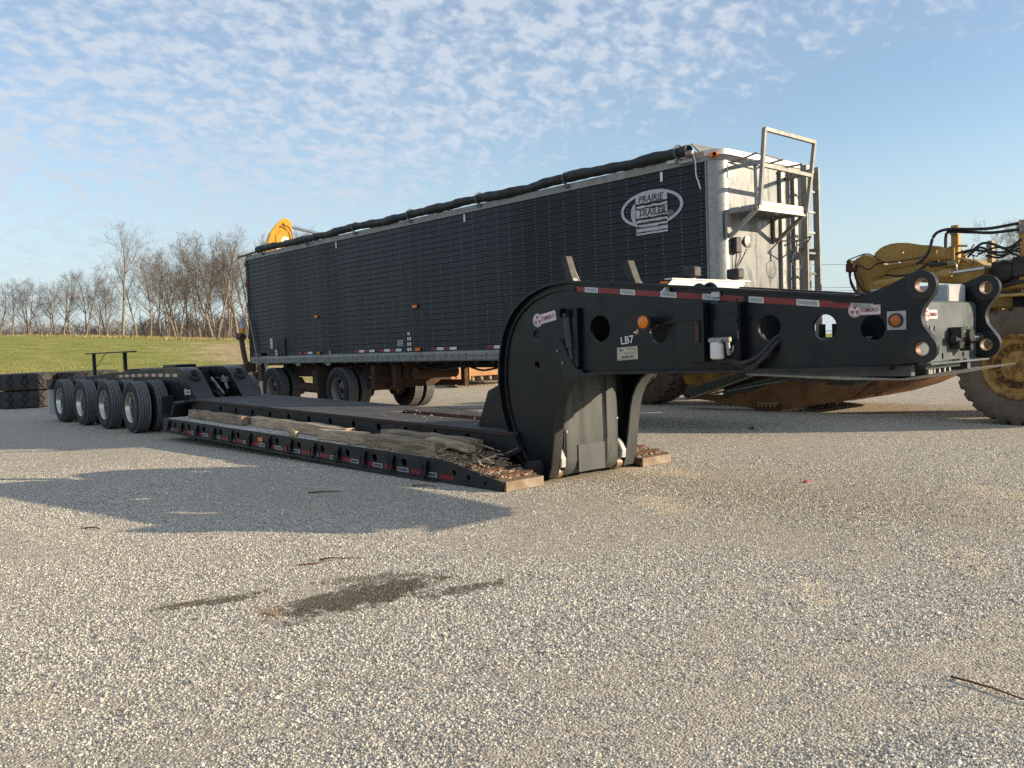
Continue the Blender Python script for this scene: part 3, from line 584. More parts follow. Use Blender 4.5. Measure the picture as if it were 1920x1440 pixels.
def gooseneck(side):
    near = side < 0; y0 = NY if near else FY - .03
    g = part('gooseneck_side_plate', MB().plate(outer + inner, holes if near else holes[:6] + [circ(-4.13, 1.508, .125)], y0, y0 + .03), BLACK, LB, label=('near side plate of the gooseneck with round cut-outs and red and silver tape' if near else None))
    fo = (y0 - .055, y0 + .09) if near else (y0 - .06, y0 + .085)
    part('rim_flange', MB().strip(outer[3:], fo[0], fo[1], -.022) if False else MB().strip(outer[2:], fo[0], fo[1], .022), BLACK, g, smooth=50)
    ins = [(x + dx * .07, z + dz * .07) for (x, z), (dx, dz) in zip(outer[3:24], [((lambda v: (v[0] / math.hypot(*v), v[1] / math.hypot(*v)))((-6.15 - x, 1.05 - z))) for x, z in outer[3:24]])]
    part('rim_rib', MB().strip(ins, y0 - .022 if near else y0 + .0305, y0 - .001 if near else y0 + .05, .014), BLACKD, g, smooth=50)
    bl = [(-2.98, 1.195), (-3.6, 1.188), (-4.2, 1.176), (-5.1, 1.166), (-5.8, 1.158), (-6.08, 1.142)]
    part('bottom_flange', MB().strip(bl, y0 - .075, y0 + .105, .025), BLACKD, g, smooth=50)
    il = [(-6.085, 1.14), (-6.2, 1.10), (-6.29, 1.03), (-6.36, .94), (-6.415, .83), (-6.45, .7), (-6.47, .58), (-6.49, .44), (-6.515, .3), (-6.54, .16), (-6.58, .06)]
    part('leg_flange', MB().strip(il, y0 - .06, y0 + (.06 if near else .10), .02), BLACKD if near else GREYPL, g, smooth=60)  # near flange dark, far one grey: shade and sun put into the colour
    part('pivot_pin', MB().cyl((-6.79, y0 - .13, .125), (-6.79, y0 + .17, .125), .095, n=24).cyl((-6.79, y0 - .15, .125), (-6.79, y0 - .13, .125), .06, n=20), BLACKD, g)
    # front lugs
    lug = [(-3.42, 1.688), (-3.22, 1.722), (-3.08, 1.752), (-2.96, 1.79), (-2.87, 1.832), (-2.80, 1.858), (-2.735, 1.868), (-2.685, 1.85), (-2.652, 1.81), (-2.645, 1.76), (-2.662, 1.70), (-2.70, 1.655), (-2.735, 1.605), (-2.748, 1.545), (-2.735, 1.485), (-2.70, 1.435), (-2.662, 1.385), (-2.647, 1.335), (-2.655, 1.28), (-2.69, 1.237), (-2.745, 1.218), (-2.81, 1.218), (-2.95, 1.236), (-3.10, 1.25), (-3.0, 1.36), (-2.96, 1.46), (-2.95, 1.60), (-3.05, 1.655)]
    ly = (y0 - .025, y0 + .04)
    lg = part('front_lug', MB().plate(lug, [circ(-2.74, 1.768, .052, 22), circ(-2.74, 1.318, .052, 22)], *ly), BLACK, LB, bevel=.006)
    for z in (1.768, 1.318):
        part('bushing', MB().lathe((-2.74, ly[0], z), [(-.004, .052), (-.004, .046), (.069, .046), (.069, .052)], 24, 'y', True), COPPER, lg)
        part('collar', MB().lathe((-2.74, ly[0], z), [(-.008, .105), (-.012, .1), (-.012, .056), (-.002, .056), (-.002, .105)], 30, 'y', True), BLACKD, lg)
    return g
GN = gooseneck(-1); GF = gooseneck(1)
# reflective tape along the near side of the neck
topz = lambda x: 2.04 + (x + 6.15) * (1.71 - 2.04) / (-3.22 + 6.15)
for a, b_, col in ((-6.14, -6.03, RED), (-6.03, -5.85, WHT), (-5.85, -5.57, RED), (-5.57, -5.385, WHT), (-5.385, -5.09, RED), (-5.09, -4.905, WHT), (-4.905, -4.63, RED), (-4.63, -4.45, WHT), (-4.45, -4.21, RED), (-4.165, -4.02, WHT), (-4.02, -3.73, RED), (-3.73, -3.53, WHT), (-3.53, -3.28, RED), (-3.28, -3.1, WHT)):
    t = MB(); z0, z1 = topz(a) - .035, topz(b_) - .035; t.prism([(a, z0 - .05), (b_ - .003, z1 - .05), (b_ - .003, z1), (a, z0)], NY - .0035, NY - .001); part('reflector_strip', t, col, GN, smooth=0)
    if col is WHT: part('strip_core', MB().prism([(a + .02, z0 - .04), (b_ - .02, z1 - .04), (b_ - .02, z1 - .012), (a + .02, z0 - .012)], NY - .0045, NY - .0036), mat('mid_silver_reflector', (.3, .32, .34), .3, metal=.3, c2=(.27, .29, .31), scale=2), GN, smooth=0)
sticker(LB, -6.615, 1.71, NY, .335, .16); sticker(LB, -3.17, 1.615, NY, .24, .0)
t = MB().text('LB7', (-5.5, NY - .004, 1.452), .10, (1, 0, .10), (-.10, 0, 1), .003, 1.05); part('lettering', t, WHITE, GN, smooth=0)
pl = part('address_label', MB().prism([(-5.63, 1.262), (-5.375, 1.272), (-5.375, 1.395), (-5.63, 1.385)], NY - .004, NY - .001), mat('cream_label', (.5, .46, .36), .5, c2=(.42, .39, .32), scale=20), LB, smooth=0)
t = MB().text('866-883-7828', (-5.5, NY - .006, 1.297), .026, (1, 0, .04), (-.04, 0, 1), .001)
def scrawl(x0, x1, z, h, seed):
    r = random.Random(seed); n = 16; return [(x0 + (x1 - x0) * i / n + r.uniform(-.004, .004), NY - .006, z + r.uniform(-h, h)) for i in range(n + 1)]
t.tube(scrawl(-5.60, -5.545, 1.362, .014, 1), .0014, 4, 2).tube(scrawl(-5.50, -5.39, 1.372, .007, 2), .0014, 4, 2).tube(scrawl(-5.55, -5.385, 1.333, .008, 3), .0014, 4, 2).tube(scrawl(-5.61, -5.385, 1.277, .003, 4), .0012, 4, 2)
part('handwriting', t, mat('grey_ink', (.09, .08, .06), .6), pl, smooth=0)
# lamps
lm = part('side_lamp', MB().lathe((-5.16, NY - .16, 1.61), [(.16, .045), (.06, .05), (.02, .072), (0, .078), (-.012, .076), (-.012, .06)], 28, 'y'), DARKPL, LB)
part('lens', MB().lathe((-5.16, NY - .172, 1.61), [(.01, .06), (-.006, .055), (-.014, .035), (-.016, .0)], 28, 'y'), AMBER, lm)
part('lamp_arm', MB().box(-5.12, -4.8, NY - .05, NY - .02, 1.585, 1.615), BLACK, GN)
lm = part('front_side_lamp', MB().box(-2.985, -2.85, NY - .038, NY - .0255, 1.46, 1.595), mat('pale_lamp_plate', (.42, .42, .43), .5), LB, smooth=0)
part('lens_ring', MB().lathe((-2.917, NY - .038, 1.528), [(0, .052), (-.026, .05), (-.026, .043), (0, .043)], 26, 'y'), DARKPL, lm)
part('lens', MB().lathe((-2.917, NY - .038, 1.528), [(0, .044), (-.02, .042), (-.032, .025), (-.034, 0)], 26, 'y'), mat('dark_amber_lens', (.45, .12, .01), .3), lm)
# valve cabinet, filter, hoses
cab = part('valve_cabinet', MB().box(-4.8, -4.505, NY - .17, NY - .004, 1.25, 1.755), BLACK, LB, bevel=.006)
part('cabinet_flap', MB().box(-4.81, -4.495, NY - .182, NY - .172, 1.60, 1.765), BLACK, cab, bevel=.003)
part('handle', MB().box(-4.575, -4.545, NY - .19, NY - .172, 1.43, 1.58).cyl((-4.56, NY - .19, 1.585), (-4.56, NY - .2, 1.585), .012, n=10).cyl((-4.56, NY - .19, 1.425), (-4.56, NY - .2, 1.425), .012, n=10), RUSTD, cab)
part('gusset', MB().prism([(-4.5, 1.757), (-4.42, 1.757), (-4.5, 1.66)], NY - .06, NY - .05), GREYPL, GN, smooth=0)
part('tape_light', MB().box(-4.52, -4.435, NY - .03, NY - .006, 1.79, 1.84), WHT, GN, bevel=.004)
part('side_box', MB().box(-4.50, -4.20, NY - .09, NY - .004, 1.23, 1.74), BLACK, GN, bevel=.004)
part('hinge_post', MB().cyl((-4.215, NY - .1, 1.2), (-4.215, NY - .1, 1.77), .008, n=8).cyl((-4.22, NY - .13, 1.6), (-4.22, NY - .09, 1.6), .02, n=12), BLACKD, GN)
fl = part('oil_filter', MB().lathe((-4.37, NY - .17, 1.27), [(0, .0), (0, .045), (.012, .058), (.13, .058), (.14, .05), (.14, 0)], 26, 'z'), WHITE, LB)
part('filter_head', MB().box(-4.43, -4.30, NY - .21, NY - .13, 1.412, 1.44).cyl((-4.44, NY - .17, 1.43), (-4.24, NY - .17, 1.43), .022, n=12).cyl((-4.27, NY - .17, 1.43), (-4.255, NY - .17, 1.3), .018, n=10).tube([(-4.25, NY - .16, 1.33), (-4.2, NY - .2, 1.33), (-4.19, NY - .2, 1.38)], .008, 6), STEEL, fl)
part('hose', MB().tube([(-4.26, NY - .12, 1.26), (-4.15, NY - .14, 1.235), (-4.02, NY - .1, 1.29), (-3.92, NY - .02, 1.42), (-3.89, NY + .1, 1.46)], .02, 8), HOSE, GN)
part('hose', MB().tube([(-4.28, NY - .08, 1.24), (-4.1, NY - .11, 1.2), (-3.98, NY - .08, 1.28), (-3.9, NY - .01, 1.40), (-3.86, NY + .12, 1.44)], .022, 8), HOSE, GN)
part('hose', MB().tube([(-4.03, NY + .2, 1.44), (-3.99, NY + .2, 1.5), (-3.96, NY + .2, 1.58), (-3.9, NY + .25, 1.62)], .012, 7), HOSE, GN)
# hook bracket with bolts on the curved part
hk = part('hanger_bracket', MB().prism([(-6.44, 1.44), (-6.35, 1.50), (-6.13, 1.19), (-6.05, 1.17), (-6.02, 1.13), (-6.25, 1.03), (-6.30, 1.12)], NY - .07, NY - .045).prism([(-6.36, 1.47), (-6.335, 1.485), (-6.12, 1.2), (-6.14, 1.18)], NY - .05, NY - .002), BLACKD, LB, bevel=.003)
part('bolt', MB().cyl((-6.37, NY - .07, 1.37), (-6.37, NY - .08, 1.37), .012, n=8).cyl((-6.30, NY - .07, 1.25), (-6.30, NY - .08, 1.25), .012, n=8), STEEL, hk)
part('lock_cylinder', MB().cyl((-6.24, NY - .06, 1.74), (-6.20, NY - .06, 1.40), .042, n=16).cyl((-6.20, NY - .06, 1.40), (-6.18, NY - .06, 1.28), .022, n=10).lathe((-6.24, NY - .06, 1.745), [(-.05, .05), (.04, .05), (.045, .03), (.045, 0)], 18, 'y'), mat('green_black_cylinder', (.012, .03, .026), .3), GN)
part('rib', MB().box(-6.165, -6.10, NY - .055, NY - .003, 1.2, 1.79), BLACK, GN, bevel=.004)
# inside the neck
NK = part('neck_floor', MB().prism([(-6.3, 1.24), (-4.3, 1.24), (-4.3, 1.27), (-6.3, 1.27)], NY + .032, FY - .032).prism([(-6.62, 1.45), (-6.3, 1.9), (-6.27, 1.87), (-6.59, 1.43)], NY + .032, FY - .032).box(-4.62, -4.58, NY + .032, FY - .032, 1.28, 1.74).box(-5.62, -5.58, NY + .032, FY - .032, 1.28, 1.80), BLACKD, LB, smooth=0)
part('neck_rear_plate', MB().prism([(-6.62, .55), (-6.58, .55), (-6.6, 1.24), (-6.3, 1.28), (-6.3, 1.25), (-6.62, 1.26)], NY + .035, FY - .035), BLACKD, LB, smooth=0)
part('cross_tube', MB().cyl((-3.3, NY + .03, 1.33), (-3.3, FY - .03, 1.33), .06, n=18), BLACKD, LB)
part('air_tank', MB().cyl((-4.2, NY + .6, 1.345), (-3.4, NY + .6, 1.335), .08, n=20).cyl((-3.86, NY + .62, 1.42), (-3.86, NY + .62, 1.53), .028, n=14).cyl((-3.74, NY + .62, 1.42), (-3.74, NY + .62, 1.53), .028, n=14), BLACKD, LB)
hp = part('head_plate', MB().plate([(6.37, 1.215), (7.475, 1.215), (7.475, 1.59), (7.455, 1.635), (7.41, 1.655), (6.43, 1.655), (6.385, 1.63), (6.37, 1.59)], [circ(6.60, 1.462, .012, 10, .024), circ(6.68, 1.46, .013, 10, .026), circ(7.29, 1.45, .011, 10, .022), circ(7.36, 1.45, .011, 10, .022), circ(6.82, 1.25, .018, 12, .026), circ(7.2, 1.25, .018, 12, .026)], -2.835, -2.815, 'yz'), HEADPL, LB, bevel=.004)
part('bottom_lip', MB().box(-2.81, -2.72, 6.40, 7.46, 1.2, 1.213).box(-2.80, -2.735, 6.93, 6.99, 1.214, 1.222).box(-2.80, -2.735, 7.06, 7.12, 1.214, 1.222), HEADPL, hp)
part('top_slope', MB().prism([(-2.84, 1.652), (-2.835, 1.664), (-3.25, 1.735), (-3.25, 1.723)], 6.40, 7.44), HEADPL, hp, smooth=0)
sticker(LB, 6.62, 1.565, -2.814, .22, .0, '+x')
BG = mat('glossy_black_valve', (.012, .012, .013), .15, c2=(.02, .02, .02), coat=.5)
part('coupling_valve', MB().box(-2.812, -2.72, 6.93, 7.06, 1.38, 1.465).cyl((-2.76, 6.87, 1.375), (-2.76, 7.36, 1.375), .028, n=14).cyl((-2.76, 7.15, 1.375), (-2.76, 7.18, 1.375), .05, n=14).cyl((-2.76, 7.33, 1.375), (-2.76, 7.35, 1.375), .04, n=14).cyl((-2.81, 7.08, 1.40), (-2.70, 7.08, 1.40), .05, n=16).box(-2.812, -2.74, 6.95, 7.05, 1.30, 1.36).cyl((-2.8, 7.1, 1.31), (-2.71, 7.1, 1.31), .03, n=12), BG, hp, bevel=.004)
part('engine_box', MB().box(-3.5, -2.87, 7.08, 7.40, 1.66, 1.80), mat('pale_grey_box', (.42, .43, .43), .5, c2=(.34, .35, .35)), LB, bevel=.01)
# fifth wheel skid below the head
sk = part('kingpin_skid_plate', MB().prism([(-4.3, 1.12), (-3.4, 1.085), (-2.95, 1.085), (-2.5, 1.165), (-2.49, 1.175), (-2.96, 1.10), (-4.3, 1.135)], 6.46, 7.36), mat('greased_steel_plate', (.3, .3, .29), .35, metal=.7, c2=(.2, .2, .19)), LB, bevel=.002)
part('skid_rail', MB().box(-3.75, -2.86, NY + .06, NY + .12, 1.12, 1.195).box(-3.75, -2.86, FY - .12, FY - .06, 1.12, 1.195).box(-3.2, -2.80, 6.5, 7.1, 1.165, 1.19), GREYPL, sk)
b = MB()
for i in range(6): b.box(-2.86 - .07 * i, -2.82 - .07 * i, 6.62 + .1 * i, 6.66 + .1 * i, 1.125, 1.165)
for i in range(5): b.cyl((-2.83, 6.6 + .09 * i, 1.12), (-2.83, 6.6 + .09 * i, 1.165), .016, n=8)
part('bolt_row', b, STEEL, sk)
part('skid_keel', MB().box(-4.0, -3.3, 6.6, 7.25, 1.06, 1.118).box(-3.75, -3.5, 6.8, 7.05, 1.02, 1.06), BLACKD, sk)
# stakes and the lamp tray on top of the neck
for x in (-6.66, -5.78):
    dz = .4 if x < -6 else .32; b0 = 1.98 if x < -6 else 1.93
    s = part('stake', MB().bar((x, 6.9, b0 - .12), (x - .18, 6.9, b0 + dz), .105, .085), mat('dark_brown_stake', (.03, .027, .024), .6), LB, bevel=.006)
    part('lit_stake_face', MB().bar((x + .062, 6.9, b0 - .12), (x - .118, 6.9, b0 + dz - .1), .07, .012).bar((x + .074, 6.945, b0 - .1), (x - .104, 6.945, b0 + dz - .14), .014, .02), STEEL, s)  # sunlit side of the stake painted as a paler plate on the dark body
part('reel', MB().cyl((-6.05, 6.85, 1.95), (-6.05, 6.85, 1.99), .13, n=20).cyl((-6.05, 6.85, 1.99), (-6.05, 6.85, 2.02), .05, n=12), DARKPL, LB)
tr = part('lamp_tray', MB().prism([(6.22, 1.87), (6.38, 1.985), (7.52, 1.985), (7.42, 1.87)], -5.0, -4.985, 'yz').box(-5.06, -4.975, 6.36, 7.60, 1.986, 1.998), WHITE, LB, smooth=0)
for y in (6.72, 7.42):
    part('work_lamp', MB().box(-5.10, -4.96, y - .055, y + .055, 2.015, 2.115), DARKPL, tr, bevel=.012); part('lamp_foot', MB().box(-5.05, -5.0, y - .02, y + .02, 1.998, 2.015), STEEL, tr)
for x in (-4.70, -4.585): part('pipe_bow', MB().tube([(x - .06, NY + .05, 1.86), (x - .045, NY + .05, 1.895), (x, NY + .05, 1.91), (x + .045, NY + .05, 1.89), (x + .06, NY + .05, 1.85)], .022, 8), BLACK, GN)
# lift shield hanging between the legs
prof = [(6.455, -6.60), (6.465, -6.53), (6.50, -6.515), (6.60, -6.515), (6.635, -6.545), (6.74, -6.545), (6.76, -6.535), (6.92, -6.535), (6.94, -6.545), (7.08, -6.545), (7.115, -6.515), (7.27, -6.515), (7.31, -6.535), (7.345, -6.61)]
zs = [(.035, -.16), (.045, -.10), (.075, -.045), (.12, -.015), (.2, 0.0), (.5, .005), (.9, .0), (1.235, -.01)]
b = MB(); V = [(x + dx * (1.0), y, z) for z, dx in zs for y, x in prof]; k = len(prof)
b.add(V, [(i * k + j, i * k + j + 1, (i + 1) * k + j + 1, (i + 1) * k + j) for i in range(len(zs) - 1) for j in range(k - 1)])
SH = part('lift_shield', b, GREYPL, LB, smooth=30)
part('shield_lap', MB().box(-6.537, -6.530, 6.68, 7.09, .07, .36), GREYPL, SH)
part('seam', MB().box(-6.534, -6.510, 7.112, 7.124, .40, 1.2), INK, SH)
for y, z in ((6.49, .52), (7.28, .60)): part('bolt', MB().cyl((-6.52, y, z), (-6.505, y, z), .014, n=8), STEEL, SH)
part('slit', MB().box(-6.514, -6.511, 6.482, 6.492, .1, .5), INK, SH).rotation_euler = (0, 0, 0)
part('slit', MB().add([(-6.513, 7.26, .6), (-6.513, 7.275, .6), (-6.513, 7.135, .18), (-6.513, 7.12, .18)], [(0, 1, 2, 3)]), INK, SH)
part('pivot_tube', MB().cyl((-6.74, 6.5, .12), (-6.74, 7.3, .12), .085, n=20), BLACKD, LB)
for y in (6.42, 7.365):
    part('lock_hook', MB().prism([(-6.63, .16), (-6.5, .15), (-6.49, .24), (-6.56, .36), (-6.63, .38)], y - .035, y + .035), mat('white_worn_steel', (.6, .6, .58), .4, metal=.2), LB, bevel=.006)
    part('pin_sleeve', MB().cyl((-6.62, y - .045, .09), (-6.62, y + .045, .09), .06, n=18), COPPER, LB)
# ------------------------------------------------------------------ deck
zm = lambda x: .5 + (-7.1 - x) * .0175
zo = lambda x: .24 + max(0, -7.5 - x) * .0160
def slab(x0, x1, y0, y1, th=.03, f=zm, off=0): return MB().prism([(x0, f(x0) - th + off), (x1, f(x1) - th + off), (x1, f(x1) + off), (x0, f(x0) + off)], y0, y1)
DK = part('main_deck', slab(-16.0, -7.1, 6.25, 6.92), DECK, LB, smooth=0)
part('deck_plate', slab(-16.0, -10.5, 6.925, 7.72), DECK, DK, smooth=0); part('deck_plate', slab(-10.495, -7.1, 7.22, 7.72), DECK, DK, smooth=0)
part('slot_lining', MB().prism([(-10.5, .26), (-7.1, .26), (-7.1, zm(-7.1) + .004), (-10.5, zm(-10.5) + .004)], 7.205, 7.218).prism([(-10.5, .26), (-7.1, .26), (-7.1, zm(-7.1) - .06), (-10.5, zm(-10.5) - .06)], 6.925, 6.935).box(-10.5, -7.1, 6.93, 7.21, .25, .27).box(-9.9, -9.86, 6.94, 7.2, .27, .5).box(-8.6, -8.56, 6.94, 7.2, .27, .49), RUST, DK, smooth=0)
part('deck_edge', MB().prism([(-15.9, zm(-15.9) - .034), (-7.1, zm(-7.1) - .034), (-7.1, zm(-7.1) + .002), (-15.9, zm(-15.9) + .002)], 6.237, 6.249), mat('rusty_black_edge', (.06, .03, .018), .8, c2=(.03, .022, .018), scale=3), DK, smooth=0)
for ya, yb in ((6.27, 6.29), (7.68, 7.70)):
    hs = [circ(-7.9 - .62 * i, zm(-7.9 - .62 * i) - .115, .05, 14) for i in range(12)]
    part('main_beam', MB().plate([(-16.0, zm(-16) - .03), (-16.0, zm(-16) - .26), (-7.2, .22), (-7.0, .3), (-7.1, zm(-7.1) - .03)], hs, ya, yb), BLACKD, LB)
part('beam_flange', MB().prism([(-16.0, zm(-16) - .28), (-7.2, .20), (-7.2, .218), (-16.0, zm(-16) - .262)], 6.2, 6.36), BLACKD, LB, smooth=0)
part('beam_core', MB().prism([(-16.0, zm(-16) - .25), (-7.3, .23), (-7.3, zm(-7.3) - .04), (-16.0, zm(-16) - .04)], 6.45, 6.9).prism([(-16.0, zm(-16) - .25), (-7.3, .23), (-7.3, .26), (-16.0, zm(-16) - .1)], 6.95, 7.6), BLACKD, LB, smooth=0)
part('loading_arm', MB().prism([(-7.95, .49), (-7.74, .93), (-7.55, 1.0), (-7.36, .95), (-7.2, .5), (-7.12, .2), (-7.5, .2)], 6.46, 6.56), BLACK, LB, bevel=.008)
part('loading_arm', MB().prism([(-7.95, .49), (-7.74, .93), (-7.55, 1.0), (-7.36, .95), (-7.2, .5), (-7.12, .2), (-7.5, .2)], 7.28, 7.38), BLACK, LB, bevel=.008)
part('front_crosshead', MB().box(-7.28, -6.98, 6.42, 7.42, .16, .46).box(-7.1, -6.72, 6.52, 7.32, .05, .2), BLACKD, LB, bevel=.01)
SILV = mat('dark_silver_reflector', (.1, .115, .13), .3, metal=.3, c2=(.07, .08, .095), scale=30)
def outrigger(near):
    Y = (lambda y: y) if near else mir
    s = lambda mb: mb
    y = sorted((Y(5.635), Y(6.235)))
    fl = part('side_deck', MB().prism([(-15.62, zo(-15.62) - .05), (-7.5, zo(-7.5) - .05), (-7.5, zo(-7.5)), (-15.62, zo(-15.62))], *y), DECKW, LB, smooth=0, label='near side deck of greyed boards below the main deck' if near else None)
    hx = [-15.08, -14.49, -13.87, -13.22, -12.59, -11.33, -10.70, -10.08, -9.46, -8.85, -8.24]
    hl = [circ(x, zo(x) - .085, .052, 18) for x in hx] + [circ(-7.32, .125, .032, 14), circ(-7.08, .095, .03, 14), circ(-6.81, .06, .022, 14)]
    y0 = Y(5.61); yb = sorted((y0, Y(5.632)))
    bm = part('side_beam', MB().plate([(-15.64, zo(-15.64) + .008), (-15.64, zo(-15.64) - .20), (-7.55, .012), (-6.56, -.0), (-6.53, .095), (-7.5, .248)], hl, *yb), BLACKD, LB)
    part('side_flange', MB().prism([(-15.64, zo(-15.64) - .225), (-7.6, -.008), (-7.6, .010), (-15.64, zo(-15.64) - .203)], *sorted((Y(5.555), Y(5.68)))), BLACKD, LB, smooth=0)
    yt = sorted((Y(6.14), Y(5.634)))
    rp = part('ramp', MB().prism([(-7.495, .19), (-6.56, .02), (-6.535, .094), (-7.495, .244)], *yt), mat('rusty_ramp_deck', (.2, .13, .08), .9, c2=(.11, .06, .035), scale=5, detail=8, bump=.5), LB, smooth=0)
    part('ramp_nose', MB().box(-6.555, -6.515, yt[0], yt[1], .004, .1), mat('worn_ramp_steel', (.3, .27, .23), .6, metal=.3, c2=(.2, .13, .08), scale=4), rp)
    b = MB()
    for x in (-6.7, -6.92, -7.14): b.bar((x, yt[0], .25 + (x + 7.5) * -.155 + .012), (x, yt[1], .25 + (x + 7.5) * -.155 + .012), .05, .02)
    part('ramp_cleat', b, RUST, rp)
    if not near: return
    part('core', MB().prism([(-15.6, zo(-15.6) - .19), (-7.6, .03), (-7.6, .19), (-15.6, zo(-15.6) - .055)], 5.72, 6.2), BLACKD, bm, smooth=0)
    rr = random.Random(3); x = -15.62; red = True; 
    while x < -7.47:
        L = (.26 if red else .2) * rr.uniform(.85, 1.1); z = zo(x + L / 2) - .17; sl = -.016 * L / 2
        part('reflector_strip', MB().prism([(x, z - sl - .024), (x + L, z + sl - .024), (x + L, z + sl + .024), (x, z - sl + .024)], 5.606, 5.609), RED if red else WHT, bm, smooth=0)
        if not red: part('strip_core', MB().prism([(x + .015, z - sl - .016), (x + L - .015, z + sl - .016), (x + L - .015, z + sl + .016), (x + .015, z - sl + .016)], 5.604, 5.6058), SILV, bm, smooth=0)
        x += L + (.0 if red else .05); red = not red
    for x in (-15.39, -14.79, -14.15, -13.47, -12.82, -12.21, -11.58, -10.94, -10.31, -9.70, -9.09, -8.49, -7.84):
        z = zo(x) - .045; h = MB().box(x - .08, x + .08, 5.58, 5.609, z - .02, z + .018).box(x + .03, x + .075, 5.565, 5.605, z - .14, z - .02).tube([(x - .01, 5.59, z - .03), (x - .022, 5.575, z - .1), (x + .005, 5.572, z - .165), (x + .04, 5.575, z - .15), (x + .045, 5.585, z - .06)], .012, 6)
        part('bracket', h, BLACK, bm)
    part('marker_lamp', MB().box(-11.9, -11.76, 5.595, 5.609, zo(-11.83) - .125, zo(-11.83) - .065), AMBER, bm, bevel=.006)
outrigger(True); outrigger(False)
# ------------------------------------------------------------------ rear frame
ramp_prof = [(-15.75, .5), (-15.82, .66), (-15.9, .70), (-16.28, 1.03), (-16.4, 1.12), (-16.5, 1.18), (-16.62, 1.22), (-16.8, 1.232), (-17.4, 1.225), (-17.4, .9), (-17.0, .5)]
for y0, y1, nr in ((6.30, 6.66, True), (mir(6.66), mir(6.30), False)):
    rb = part('rear_arch', MB().prism(ramp_prof, y0, y1), BLACK, LB, bevel=.008, label='sloping black rear arch nearest the camera' if nr else None)
    c = Vector((-16.28, (y0 + y1) / 2, 1.035)); ring = MB(); ring.tube([(c.x - .07, c.y, c.z + .09), (c.x - .04, c.y + .07, c.z + .07), (c.x + .03, c.y + .075, c.z + .005), (c.x + .06, c.y, c.z - .03), (c.x + .03, c.y - .075, c.z + .005), (c.x - .04, c.y - .07, c.z + .07), (c.x - .07, c.y, c.z + .09)], .016, 8); ring.box(c.x - .1, c.x - .05, c.y - .05, c.y + .05, c.z + .06, c.z + .14)
    part('lashing_ring', ring, BLACKD, rb)
    part('frame_rail', MB().prism([(-17.38, 1.22), (-19.0, 1.18), (-20.9, 1.12), (-22.2, 1.05), (-23.95, 1.02), (-23.95, .80), (-22.2, .76), (-19.0, .74), (-17.38, .74)], y0 + .02, y1 - .06), BLACKD, LB, bevel=.006)
tp = lambda x: 1.085 if x > -18.5 else 1.085 - (-18.5 - x) * .02
x = -20.3; red = True
while x < -16.75:
    L = .2; part('reflector_strip', MB().prism([(x, tp(x) - .03), (x + L, tp(x + L) - .03), (x + L, tp(x + L) + .03), (x, tp(x) + .03)], 6.312 if x < -17.4 else 6.294, 6.317 if x < -17.4 else 6.298), RED if red else WHT, LB, smooth=0); x += L; red = not red
b = MB()
for x in (-18.0, -19.6, -21.2, -22.8, -23.85): b.box(x - .08, x + .08, 6.56, mir(6.56), .82, 1.0)
b.box(-17.39, -17.3, 6.67, mir(6.67), .55, 1.15).box(-16.9, -16.86, 6.67, mir(6.67), .5, .95)
part('cross_member', b, BLACKD, LB)
part('deck_cover', MB().box(-23.6, -19.8, 6.6, mir(6.6), .96, 1.0).box(-19.6, -17.5, 6.62, mir(6.62), 1.10, 1.14), BLACKD, LB)
part('toolbox', MB().box(-18.6, -17.9, 6.72, 7.15, 1.15, 1.28), BLACK, LB, bevel=.01)
part('spare_hub', MB().cyl((-21.2, 6.95, 1.0), (-21.2, 6.95, 1.18), .17, n=18).cyl((-18.9, 7.0, 1.13), (-18.9, 7.0, 1.25), .14, n=18), DARKPL, LB)
part('suspension_box', MB().box(-17.02, -16.9, 6.1, 6.29, .35, .7).prism([(-16.55, .3), (-16.3, .62), (-15.8, .64), (-15.8, .6), (-16.25, .56), (-16.45, .28)], 6.05, 6.28), BLACKD, LB, bevel=.008)
sticker(LB, -16.24, .775, 6.298, .3, 0)
b = MB(); b.tube([(-16.7, 6.8, .72), (-16.4, 6.85, .95), (-16.15, 6.88, .68), (-15.95, 6.9, .63)], .022, 7).tube([(-16.8, 7.1, 1.0), (-16.5, 7.12, .95), (-16.35, 7.12, .7)], .018, 7).tube([(-17.0, 6.75, .6), (-16.3, 6.8, .76), (-15.9, 6.82, .645)], .015, 7)
part('air_hose', b, HOSE, LB)
part('hydraulic_ram', MB().cyl((-16.75, 6.98, 1.0), (-16.2, 6.98, .7), .03, n=12).cyl((-16.55, 7.13, 1.03), (-16.35, 7.13, .78), .035, n=12).box(-16.52, -16.42, 7.06, 7.2, .92, 1.02), STEEL, LB)
lb = part('light_bar', MB().box(-21.05, -20.95, 6.86, 6.96, 1.575, 1.6) if False else MB().box(-24.4, -20.9, 6.84, 6.98, 1.575, 1.605), BLACKD, LB)
part('light_bar_post', MB().box(-23.95, -23.87, 6.88, 6.95, .99, 1.574).box(-21.58, -21.5, 6.88, 6.95, 1.0, 1.574).cyl((-23.8, 6.9, 1.2), (-22.9, 6.9, 1.57), .008, n=6), BLACKD, LB)
part('mud_flap', MB().box(-23.42, -23.40, 5.68, 6.25, .14, .76), WHITE, LB); part('mud_flap', MB().box(-23.42, -23.40, mir(6.25), mir(5.68), .14, .76), WHITE, LB)
part('mud_flap_bracket', MB().prism([(-23.5, .77), (-23.3, .77), (-22.9, .96), (-22.9, 1.0), (-23.5, .99)], 5.68, 6.29), BLACKD, LB)
